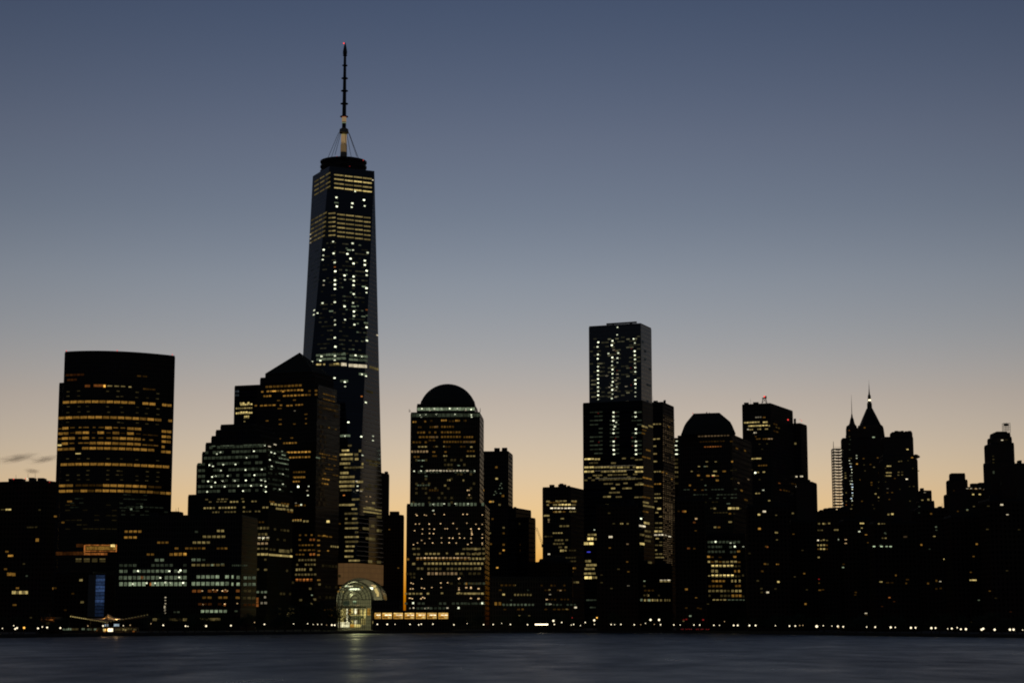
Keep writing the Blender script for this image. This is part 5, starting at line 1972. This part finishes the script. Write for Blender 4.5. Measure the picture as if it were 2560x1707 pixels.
# ------------------------------------------------------------------ tent canopy of the ferry landing
cY = shore_y(270) + 28
b = Building('tent_canopy', 'pointed white tent canopy lit amber from beneath, strings of bulbs along its edges', loc_at(270, cY), 'canopy')
h = lambda x, y, dy=0.0: P(*T('H', x, y), cY + dy)
fab = bpy.data.materials.new('tent_fabric')
fab.use_nodes = True
nt = fab.node_tree
bs = nt.nodes['Principled BSDF']
bs.inputs['Base Color'].default_value = (.6, .57, .5, 1)
bs.inputs['Roughness'].default_value = .8
tl_, ad = nt.nodes.new('ShaderNodeBsdfTranslucent'), nt.nodes.new('ShaderNodeMixShader')
tl_.inputs[0].default_value = (.6, .5, .35, 1)
nt.links.new(bs.outputs[0], ad.inputs[1])
nt.links.new(tl_.outputs[0], ad.inputs[2])
ad.inputs[0].default_value = .5
nt.links.new(ad.outputs[0], nt.nodes['Material Output'].inputs[0])


def sail(part, corners, n=8, sag=.5):
    """a stretched quad of cloth, sagging a little between its corners"""
    A_, B_, C_, D_ = corners
    bm = bmesh.new()
    g = [[bm.verts.new(A_.lerp(B_, i / n).lerp(D_.lerp(C_, i / n), j / n) - Vector((0, 0, sag * 16 * (i / n) * (1 - i / n) * (j / n) * (1 - j / n)))) for i in range(n + 1)] for j in range(n + 1)]
    for j in range(n):
        for i in range(n):
            bm.faces.new((g[j][i], g[j][i + 1], g[j + 1][i + 1], g[j + 1][i]))
    o = mesh_obj(part, bm, fab, b.root, True)
    o.modifiers.new('cloth', 'SOLIDIFY').thickness = .06
    return o


apex, low, lft, rgt = h(1505, 292, 8), h(1490, 412, -6), h(1265, 366, 4), h(1745, 372, 4)
lend, rend = h(978, 326, 2), h(2085, 303, 2)
sail('lit_sail', [low, apex, apex + Vector((-1, 12, -2)), lft], sag=.25)
sail('lit_sail', [low, rgt, apex + Vector((1, 12, -2)), apex], sag=.25)
sail('wing_sail', [lend, low, lft, lend + Vector((2, 12, -1.5))])
sail('wing_sail', [low, rend, rend + Vector((-2, 12, -1.5)), rgt])
bm = bmesh.new()
add_tube(bm, (low.x, low.y + .4, G0), apex, .35, .2, 8)
mesh_obj('mast', bm, M['metal'], b.root)
for p in (lend, rend, lft, rgt, low):
    bm = bmesh.new()
    add_tube(bm, (p.x, p.y + .2, G0), p, .16, .12, 6)
    mesh_obj('post', bm, M['metal'], b.root)
for a_, c2, n_, lo_, c_ in ((lend, low, 17, .12, 'y4'), (low, rend, 14, .55, 'y3')):
    for i in range(n_):
        t_ = (i + .5) / n_
        if t_ > lo_ + .43 and c_ == 'y3':
            continue
        p = a_.lerp(c2, t_) - Vector((0, .3, .25))
        bm = bmesh.new()
        bmesh.ops.create_icosphere(bm, subdivisions=1, radius=.3 if t_ < .5 and c_ == 'y4' else .2, matrix=Matrix.Translation(p))
        mesh_obj('string_bulb', bm, glow('y4' if (t_ < .45 and c_ == 'y4') else c_, False), b.root)
ld = bpy.data.lights.new('canopy_lamp', 'POINT')
ld.energy = 9
ld.color = (1, .62, .26)
ld.shadow_soft_size = .6
for x_ in (-4, 4):
    lo = bpy.data.objects.new('canopy_lamp', ld)
    link(lo, b.root)
    lo.location = Vector((low.x + x_ * .8, low.y + 10, low.z + .3 * (apex.z - low.z))) - Vector(b.root.location)
b.finish()
b = Building('ticket_kiosk', 'small glowing yellow kiosk under the tent canopy', loc_at(270, cY + 6), 'kiosk')
p0, p1 = h(1436, 552, 6), h(1586, 500, 6)
bm = bmesh.new()
add_box(bm, ((p0.x + p1.x) / 2, cY + 8, (G0 + p1.z + .3) / 2), (p1.x - p0.x + .6, 4, p1.z + .3 - G0))
mesh_obj('kiosk_body', bm, M['metal'], b.root)
for x0_, x1_, y0_, y1_, c_ in ((1512, 1582, 503, 547, 'w6'), (1474, 1510, 508, 540, 'a6'), (1438, 1470, 508, 545, 'y4'), (1450, 1500, 545, 552, 'o4')):
    q0, q1 = h(x0_, y1_, 5.7), h(x1_, y0_, 5.7)
    bm = bmesh.new()
    add_box(bm, (q0 + q1) / 2, (q1.x - q0.x, .3, q1.z - q0.z))
    mesh_obj('window', bm, glow(c_), b.root)
b.finish()
for nm, x0_, x1_, y0_, y1_ in (('left', 1462, 1516, 445, 474), ('right', 1592, 1670, 440, 474)):
    b = Building('display_board', ('small' if nm == 'left' else 'larger') + ' bluish white lit board hanging under the tent canopy, ' + nm + ' of two', loc_at(278, cY + 2), 'sign')
    q0, q1 = h(x0_, y1_, 3), h(x1_, y0_, 3)
    bm = bmesh.new()
    add_box(bm, (q0 + q1) / 2 + Vector((0, .3, 0)), (q1.x - q0.x + .3, .3, q1.z - q0.z + .3))
    mesh_obj('frame', bm, M['metal'], b.root)
    bm = bmesh.new()
    for i in range(3):
        z_ = q0.z + (q1.z - q0.z) * (i + .5) / 3
        add_box(bm, ((q0.x + q1.x) / 2, q0.y, z_), ((q1.x - q0.x) * (.98 - .2 * (i % 2)), .3, (q1.z - q0.z) / 3 * .7))
    mesh_obj('screen_panel', bm, glow('c4'), b.root)
    bm = bmesh.new()
    add_tube(bm, ((q0.x + q1.x) / 2, q0.y + .3, G0), ((q0.x + q1.x) / 2, q0.y + .3, q1.z), .1, n=6)
    mesh_obj('post', bm, M['metal'], b.root)
b = Building('ferry_shed', 'low shed of dim greenish lit bays on both sides under tent canopy', loc_at(250, cY + 20), 'shed')
fsh = Face(at(h(790, 560, 18), G0), at(h(1920, 560, 18), G0))
bm = bmesh.new()
p0, p1 = h(790, 560, 18.2), h(1920, 487, 18.2)
add_box(bm, ((p0.x + p1.x) / 2, cY + 21, (G0 + p1.z) / 2), (p1.x - p0.x, 5, p1.z - G0))
mesh_obj('lower_block', bm, M['metal'], b.root)
r = lambda c, s, h_=30, w_=30, g=.1: b.row(fsh, 'H', c, s, h_, w_, g)
r('g2', '795-830@517*2 880-1000@517*5 1145-1185@512*2 1220-1280@517*2 1315-1350@517', 24)
r('g3', '955-995@510*2 1150-1180@512', 20)
r('y2', '740-790@519*2 1595-1680@520*3 1870-1905@520', 22)
r('y3', '1715-1735@518 1748-1766@526', 26)
r('o3', '1345-1365@530 1858-1885@545', 16)
r('y1', '1000-1440@515*9%50 1600-1850@512*6%50', 26)
b.finish()
b = Building('awning_shop', 'little dark waterfront shop with a thin orange light strip left of the tent canopy', loc_at(118, shore_y(118) + 40), 'shop')
t = b.tier('lower_block', 138, 98, 141, 1541, shore_y(118) + 40, mat='brick', th=R(2), W=14)
b.clutter(t, 31, 4)
b.row(t['L'], 'H', 'o4', '580-740@383', 8)
b.row(t['L'], 'H', 'o1', '560-770@360*5 580-760@405*5', 26)
b.row(t['L'], 'H', 'y1', '650-690@430*2', 40)
b.finish()
kY = shore_y(1354) + 9
b = Building('lit_shelter', 'long open shelter with a dazzling white strip of light on promenade below orange gap', loc_at(1354, kY), 'shelter')
p0, p1 = P(1337.5, 1561.5, kY), P(1370, 1558.5, kY)
bm = bmesh.new()
add_box(bm, ((p0.x + p1.x) / 2, kY + 1.3, p1.z + .5), (p1.x - p0.x + .6, 3.6, .25))
mesh_obj('roof', bm, M['metal'], b.root)
bm = bmesh.new()
add_box(bm, ((p0.x + p1.x) / 2, kY, (p0.z + p1.z) / 2), (p1.x - p0.x, .5, p1.z - p0.z))
mesh_obj('strip_light', bm, glow('w7', False), b.root)
for k_ in range(5):
    x_ = p0.x + (p1.x - p0.x) * k_ / 4
    bm = bmesh.new()
    add_tube(bm, (x_, kY + 1.2, G0), (x_, kY + 1.2, p1.z + .4), .1, n=6)
    mesh_obj('post', bm, M['metal'], b.root)
b.finish()

# ------------------------------------------------------------------ promenade lamps, trees, cars
PLACES = [(141, 'far left apartments'), (165, 'gap before tent canopy'), (375, 'tent canopy'), (470, 'low office block'), (640, 'stepped tower'), (790, 'pyramid tower'), (842, 'wing left of arched hall'), (934, 'arched glass hall'), (1130, 'amber windowed pavilion'),
          (1226, 'domed tower right end'), (1356, 'orange sky gap'), (1459, 'slab left of twin-step tower'), (1604, 'twin-step glass tower'), (1690, 'dotted grid tower'), (1768, 'left part of trapezoid-roofed tower'), (1872, 'yellow gridded office block'), (1985, 'antenna tower'),
          (2110, 'unfinished tower'), (2210, 'twin spires'), (2300, 'crown topped tower'), (2375, 'wide orange gap'), (2478, 'lit terrace block'), (2700, 'water-tank tower')]
ORD = ['leftmost', 'second from left', 'third from left', 'fourth from left', 'fifth from left', 'sixth from left', 'seventh from left', 'eighth from left', 'ninth from left', 'tenth from left', 'eleventh from left']


def place_of(u):
    for m_, t_ in PLACES:
        if u <= m_:
            return t_
    return PLACES[-1][1]


LAMPS = []
for k_, txt in (('H', '33,503,1 192,465,1 238,497,3 213,510,3 337,494,4o 532,502,3 592,482,2 660,490,3 845,497,3 1230,468,2k 1443,468,3 1727,465,1 1822,457,2k 2113,437,2k 2285,459,3'),
                ('2', '1592,1077,3 1612,1080,1 1768,1077,4 1980,1073,3 2183,1045,2k'),
                ('4', '60,1073,3 262,1047,2k 347,1062,3 597,1058,2 717,1057,2 765,1063,1 803,1063,2 838,1063,1 880,1068,1k 925,1068,4 950,1069,4 1315,1062,3 1400,1062,4 1467,1062,2 1595,1062,3 1670,1066,3 1692,1060,3 1792,1060,3 1972,1066,3 2085,1055,1'),
                ('B', '168,1065,3 250,1064,3 322,1054,1 398,1063,3 545,1065,3 767,1032,5 775,1063,3 838,1046,3 940,1063,3 920,1068,2 999,1073,2 1040,1046,3 1117,1028,5 1140,1006,4o 1118,1063,2 1262,1064,3 1292,1065,2 1346,1063,3 1460,1066,3 1516,1065,2k 1557,1054,2 1600,1024,5 1673,1024,5 1632,1063,2k 1686,1065,3 1800,1067,3 1854,1067,2 928,1006,2r'),
                ('D', '425,1394,3 490,1394,3 648,1397,3 711,1397,2 767,1356,2k 870,1399,4 915,1399,4 1046,1400,4 1115,1400,4 1338,1402,2 1495,1406,3 1560,1405,3 1610,1400,2k 1645,1399,2k 1800,1410,5 1873,1402,2 1970,1406,1'),
                ('F', '200,1410,4 206,1420,3k 260,1414,3 523,1417,2 618,1418,3 792,1421,4 843,1421,2 1018,1426,4 1070,1425,3 1247,1429,4 1294,1428,3 1430,1437,1 1476,1434,3 1537,1424,2 1578,1441,3 1634,1441,4 1810,1446,4 1828,1436,4 1956,1447,4 2127,1446,4 2168,1446,4 2270,1450,1')):
    for tok in txt.split():
        x_, y_, c_ = tok.split(',')
        LAMPS.append((*T(k_, float(x_), float(y_)), int(c_[0]), c_[1:] or 'w'))
LAMPS.sort()
LR = {1: .22, 2: .28, 3: .4, 4: .5, 5: .72}
LC = {'w': ('w6', 'w6'), 'k': ('k4', 'k5'), 'o': ('o6', 'a6'), 'r': ('r4', 'r5')}
WORD = {'w': 'white', 'k': 'pale orange', 'o': 'deep orange', 'r': 'red'}
SIZ = {1: 'faint', 2: 'small', 3: 'bright', 4: 'very bright', 5: 'dazzling tall'}
pole_me, globe_me = None, {}


def lamp_mesh():
    bm = bmesh.new()
    add_lathe(bm, (0, 0), [(.22, 0), (.22, .3), (.1, .5), (.07, .97), (.09, 1.0)], 8)
    me = bpy.data.meshes.new('pole')
    bm.to_mesh(me)
    bm.free()
    me.materials.append(M['metal'])
    return me


pole_me = lamp_mesh()
cap_bm = bmesh.new()
add_lathe(cap_bm, (0, 0), [(.5, 0), (.42, .12), (.1, .25), (.02, .3)], 10)
cap_me = bpy.data.meshes.new('lamp_cap')
cap_bm.to_mesh(cap_me)
cap_bm.free()
cap_me.materials.append(M['metal'])
count = {}
for u, v, lv, c_ in LAMPS:
    Y = shore_y(u) + (9 if lv < 5 else 24)
    p = P(u, v, Y)
    if p.z < G0 + 1.6:
        p.z = G0 + 1.6
    key = (SIZ[lv], WORD[c_], place_of(u))
    count.setdefault(key, []).append((u, v, lv, c_, p))
lamp_no = {}
for key, rows in count.items():
    for i, (u, v, lv, c_, p) in enumerate(rows):
        lab = '%s %s promenade lamp by %s%s' % (key[0], key[1], key[2], '' if len(rows) == 1 else ', ' + ORD[min(i, 10)])
        root = thing('street_lamp', lab, 'street lamp', (p.x, p.y, G0), 'lamps along the waterfront promenade')
        o = link(bpy.data.objects.new('pole', pole_me), root)
        o.scale = (1, 1, p.z - G0)
        code = LC[c_][1 if lv >= 4 else 0]
        gk = (code, lv)
        if gk not in globe_me:
            bm = bmesh.new()
            bmesh.ops.create_icosphere(bm, subdivisions=2, radius=LR[lv])
            me = bpy.data.meshes.new('lamp_globe')
            bm.to_mesh(me)
            bm.free()
            mt = glow(code, False)
            me.materials.append(mt)
            globe_me[gk] = me
        o = link(bpy.data.objects.new('lamp_globe', globe_me[gk]), root)
        o.location = (0, 0, p.z - G0)
        o = link(bpy.data.objects.new('lamp_cap', cap_me), root)
        o.location = (0, 0, p.z - G0 + LR[lv] * .9)
        o.scale = (LR[lv], LR[lv], LR[lv])

# trees
random.seed(21)


def crown_mesh(k_):
    rnd = random.Random(40 + k_)
    bm = bmesh.new()
    lobes = [(Vector((rnd.uniform(-1, 1) * .42, rnd.uniform(-1, 1) * .42, rnd.uniform(.38, .86))), rnd.uniform(.16, .28)) for _ in range(9)]
    for c_, r_ in lobes:
        for _ in range(95):
            d_ = Vector((rnd.gauss(0, 1), rnd.gauss(0, 1), rnd.gauss(0, .8))).normalized() * r_ * rnd.uniform(.45, 1.08)
            p = c_ + d_
            s_ = rnd.uniform(.018, .04)
            x_ = Vector((rnd.gauss(0, 1), rnd.gauss(0, 1), rnd.gauss(0, 1))).normalized()
            y_ = x_.orthogonal().normalized()
            bm.faces.new([bm.verts.new(p + x_ * s_), bm.verts.new(p + y_ * s_ * .7), bm.verts.new(p - x_ * s_), bm.verts.new(p - y_ * s_ * .7)])
    me = bpy.data.meshes.new('crown')
    bm.to_mesh(me)
    bm.free()
    me.materials.append(M['leaf'])
    bm = bmesh.new()
    add_tube(bm, (0, 0, 0), (0, 0, .42), .028, .018, 7)
    for c_, r_ in lobes[:6]:
        add_tube(bm, (0, 0, rnd.uniform(.25, .4)), c_, .013, .004, 5)
    tm = bpy.data.meshes.new('trunk')
    bm.to_mesh(tm)
    bm.free()
    tm.materials.append(M['bark'])
    return me, tm


TREE = [crown_mesh(k_) for k_ in range(5)]
spots = []
u = 4.0
while u < 2556:
    u += random.uniform(16, 44)
    if 168 < u < 378 or 845 < u < 1132 or 1333 < u < 1374:
        continue
    big = 700 < u < 845
    spots.append((u, shore_y(u) + random.uniform(24, 60), random.uniform(1528, 1545) if not big else random.uniform(1500, 1522)))
groups = {}
for s_ in spots:
    groups.setdefault(place_of(s_[0]), []).append(s_)
for pl, rows in groups.items():
    for i, (u, Y, v) in enumerate(rows):
        p = P(u, v, Y)
        hgt = max(6.0, p.z - G0)
        root = thing('tree', 'dark leafy promenade tree by %s%s' % (pl, '' if len(rows) == 1 else ', ' + ORD[min(i, 10)]), 'tree', (p.x, Y, G0), 'trees along the waterfront promenade')
        c_, t_ = random.choice(TREE)
        rz = random.uniform(0, 6.28)
        for nm, me in (('trunk', t_), ('crown', c_)):
            o = link(bpy.data.objects.new(nm, me), root)
            o.rotation_euler = (0, 0, rz)
            o.scale = (hgt * random.uniform(.95, 1.15), hgt, hgt)

# parked cars showing their red tail lights
car_parts = None


def car_meshes():
    prof = [(-2.1, .35), (-2.15, .75), (-1.95, .95), (-1.35, 1.0), (-.8, 1.45), (.7, 1.47), (1.35, 1.0), (2.05, .88), (2.15, .6), (2.1, .35)]
    bm = bmesh.new()
    A_ = [bm.verts.new((x, -.85, z)) for x, z in prof]
    B_ = [bm.verts.new((x, .85, z)) for x, z in prof]
    n_ = len(prof)
    for i in range(n_):
        bm.faces.new((A_[i], A_[(i + 1) % n_], B_[(i + 1) % n_], B_[i]))
    bm.faces.new(A_[::-1])
    bm.faces.new(B_)
    bmesh.ops.bevel(bm, geom=bm.edges[:], offset=.05, segments=2, affect='EDGES')
    body = bpy.data.meshes.new('body')
    bm.to_mesh(body)
    bm.free()
    bm = bmesh.new()
    add_tube(bm, (0, -.1, 0), (0, .1, 0), .33, n=16)
    wh = bpy.data.meshes.new('wheel')
    bm.to_mesh(wh)
    bm.free()
    wh.materials.append(M['rubber'])
    bm = bmesh.new()
    add_box(bm, (0, 0, 0), (.1, .4, .2))
    tl2 = bpy.data.meshes.new('tail_light')
    bm.to_mesh(tl2)
    bm.free()
    tl2.materials.append(glow('r4', False))
    bm = bmesh.new()
    add_box(bm, (0, -.88, 1.2), (1.6, .04, .3))
    gl2 = bpy.data.meshes.new('side_window')
    bm.to_mesh(gl2)
    bm.free()
    gl2.materials.append(M['paint_dark'])
    return body, wh, tl2, gl2


body, wh, tl2, gl2 = car_meshes()
for i, (u, hd, nm) in enumerate(((1706, 75, 'first, leftmost'), (1716, 95, 'second'), (1727, 80, 'third'), (1741, 100, 'fourth'), (1755, 85, 'fifth'), (1768, 92, 'last, rightmost'))):
    Y = shore_y(u) + 4.2
    p = P(u, 1563, Y)
    root = thing('parked_car', 'dark parked car with glowing red tail lights below trapezoid-roofed tower, %s in its row' % nm, 'car', (p.x, Y, G0 + .25), 'cars parked by the water with red lights on')
    root.rotation_euler = (0, 0, R(hd))
    bo = body if i == 0 else body.copy()
    if not bo.materials:
        bo.materials.append(M['paint_dark' if i % 2 else 'paint_grey'])
    else:
        bo.materials[0] = M['paint_dark' if i % 2 else 'paint_grey']
    link(bpy.data.objects.new('body', bo), root)
    for x_ in (-1.35, 1.35):
        for y_ in (-.82, .82):
            o = link(bpy.data.objects.new('wheel', wh), root)
            o.location = (x_, y_, .33)
    for y_ in (-.62, .62):
        o = link(bpy.data.objects.new('tail_light', tl2), root)
        o.location = (-2.12, y_, .78)
    for s_ in (1, -1):
        o = link(bpy.data.objects.new('side_window', gl2), root)
        o.scale = (1, s_, 1)

# thin wisps of cloud low over the left roofs
def cloud_mat():
    m = bpy.data.materials.new('thin_cloud')
    m.use_nodes = True
    nt = m.node_tree
    nt.nodes.clear()
    N, L = nt.nodes.new, nt.links.new
    out, pv, tc, nz, mr, gr, mm = N('ShaderNodeOutputMaterial'), N('ShaderNodeVolumePrincipled'), N('ShaderNodeTexCoord'), N('ShaderNodeTexNoise'), N('ShaderNodeMapRange'), N('ShaderNodeVectorMath'), N('ShaderNodeMath')
    pv.inputs['Color'].default_value = (.75, .52, .5, 1)
    pv.inputs['Anisotropy'].default_value = .2
    mp = N('ShaderNodeMapping')
    mp.inputs['Scale'].default_value = (1.6, 1.6, 2.4)
    mp.inputs['Rotation'].default_value = (0, R(18), 0)
    L(tc.outputs['Object'], mp.inputs['Vector'])
    L(mp.outputs[0], nz.inputs['Vector'])
    nz.inputs['Scale'].default_value = 1.3
    nz.inputs['Detail'].default_value = 3
    gr.operation = 'LENGTH'
    L(tc.outputs['Object'], gr.inputs[0])
    mm.operation = 'MULTIPLY_ADD'
    mm.inputs[1].default_value = -.55
    L(gr.outputs['Value'], mm.inputs[0])
    L(nz.outputs['Fac'], mm.inputs[2])
    mr.inputs['From Min'].default_value = .0
    mr.inputs['From Max'].default_value = .45
    mr.inputs['To Min'].default_value = 0
    mr.inputs['To Max'].default_value = .0095
    L(mm.outputs[0], mr.inputs['Value'])
    L(mr.outputs[0], pv.inputs['Density'])
    L(pv.outputs[0], out.inputs['Volume'])
    return m


cm = cloud_mat()
for (u0_, u1_, v_, hh, lab, tilt) in ((4, 82, 1145, 15, 'longest mauve cloud wisp at far left, low in the sky', 10), (82, 140, 1148, 12, 'smaller mauve cloud wisp touching the curved tower edge', 12), (66, 94, 1177, 10, 'faint little cloud puff just above the far left roof', 0)):
    Yc = 9000
    c_ = P((u0_ + u1_) / 2, v_, Yc)
    o = bpy.data.objects.new('cloud', None)
    bm = bmesh.new()
    bmesh.ops.create_icosphere(bm, subdivisions=3, radius=1.0)
    me = bpy.data.meshes.new('cloud')
    bm.to_mesh(me)
    bm.free()
    me.materials.append(cm)
    bpy.data.objects.remove(o)
    o = link(bpy.data.objects.new('cloud', me))
    o.location = c_
    o.scale = (px(u1_ - u0_, c_) * .78, 90, px(hh, c_) * .72)
    o.rotation_euler = (0, -R(tilt), 0)
    tag(o, lab, 'cloud', 'low clouds over the left roofs')


# ------------------------------------------------------------------ sky, camera, render
w = bpy.data.worlds.new('World')
SC.world = w
w.use_nodes = True
nt = w.node_tree
bg = nt.nodes['Background']
sky = nt.nodes.new('ShaderNodeTexSky')
sky.sky_type = 'NISHITA'
sky.sun_disc = False
sky.sun_elevation = R(-6)
sky.sun_rotation = R(0)
sky.air_density = 1.0
sky.dust_density = 1.0
sky.ozone_density = 1.0
# a grade multiplied into the sky colour, by height above the horizon
tc = nt.nodes.new('ShaderNodeTexCoord')
sx = nt.nodes.new('ShaderNodeSeparateXYZ')
rp = nt.nodes.new('ShaderNodeValToRGB')
nt.links.new(tc.outputs['Generated'], sx.inputs[0])
nt.links.new(sx.outputs['Z'], rp.inputs[0])
SKY_GRADE = [(0.0, (1.05, 1.33, 1.65)), (.0406, (1.07, 1.28, 1.5)), (.067, (1.12, 1.155, 1.24)), (.116, (1.16, 1.06, 1.02)), (.146, (1.095, 1.062, 1.04)), (.178, (1.07, 1.075, 1.06)), (.212, (.97, 1.0, 1.01)), (.2504, (.94, .96, 1.0)), (.3206, (.73, .84, .97)), (.6, (.55, .7, .9))]
el = rp.color_ramp.elements
while len(el) < len(SKY_GRADE):
    el.new(0.5)
for q, (z_, c_) in zip(el, SKY_GRADE):
    q.position = z_
for q, (z_, c_) in zip(rp.color_ramp.elements, SKY_GRADE):
    q.position, q.color = z_, (c_[0] * .5 * 1.07, c_[1] * .5 * .94, c_[2] * .5 * .98, 1)
tint = nt.nodes.new('ShaderNodeMix')
tint.data_type = 'RGBA'
tint.blend_type = 'MULTIPLY'
tint.inputs[0].default_value = 1.0
nt.links.new(sky.outputs[0], tint.inputs[6])
nt.links.new(rp.outputs[0], tint.inputs[7])
# the sky away from the dawn is not black: light scattered more than once, which the sky model leaves out
mw_ = nt.nodes.new('ShaderNodeMapRange')
mw_.inputs['From Min'].default_value = 0.8
mw_.inputs['From Max'].default_value = -1.0
nt.links.new(sx.outputs['Y'], mw_.inputs['Value'])
gl_ = nt.nodes.new('ShaderNodeMix')
gl_.data_type = 'RGBA'
gl_.blend_type = 'ADD'
nt.links.new(mw_.outputs[0], gl_.inputs[0])
# sky darkened to both sides: a lens vignette put into its colour
m1_ = nt.nodes.new('ShaderNodeMath')
m1_.operation = 'MULTIPLY'
nt.links.new(sx.outputs['X'], m1_.inputs[0])
nt.links.new(sx.outputs['X'], m1_.inputs[1])
m2_ = nt.nodes.new('ShaderNodeMapRange')
m2_.inputs['From Min'].default_value = 0.0
m2_.inputs['From Max'].default_value = 0.4
m2_.inputs['To Min'].default_value = 1.0
m2_.inputs['To Max'].default_value = 0.5
nt.links.new(m1_.outputs[0], m2_.inputs['Value'])
sd_ = nt.nodes.new('ShaderNodeVectorMath')
sd_.operation = 'SCALE'
nt.links.new(tint.outputs[2], sd_.inputs[0])
nt.links.new(m2_.outputs[0], sd_.inputs['Scale'])
nt.links.new(sd_.outputs[0], gl_.inputs[6])
gl_.inputs[7].default_value = (.024 * E1 / .15, .028 * E1 / .15, .036 * E1 / .15, 1)
nt.links.new(gl_.outputs[2], bg.inputs[0])
bg.inputs[1].default_value = 0.15

cam = bpy.data.cameras.new('camera')
co = bpy.data.objects.new('camera', cam)
link(co)
co.location = (0, 0, H)
co.rotation_euler = (R(90) + PITCH, 0, 0)
cam.sensor_width = 36
cam.lens = 36 * F / 2560
cam.clip_end = 80000
SC.camera = co
SC.render.engine = 'CYCLES'
SC.cycles.use_adaptive_sampling = False
SC.cycles.use_denoising = True
SC.cycles.filter_width = 1.9
SC.cycles.max_bounces = 5
SC.cycles.diffuse_bounces = 2
SC.cycles.glossy_bounces = 3
SC.cycles.transparent_max_bounces = 12
SC.cycles.sample_clamp_indirect = 4 * E1
vs = SC.view_settings
vs.view_transform = 'Standard'
vs.look = 'None'
vs.exposure = EXPO
vs.gamma = 1
vs.use_curve_mapping = False
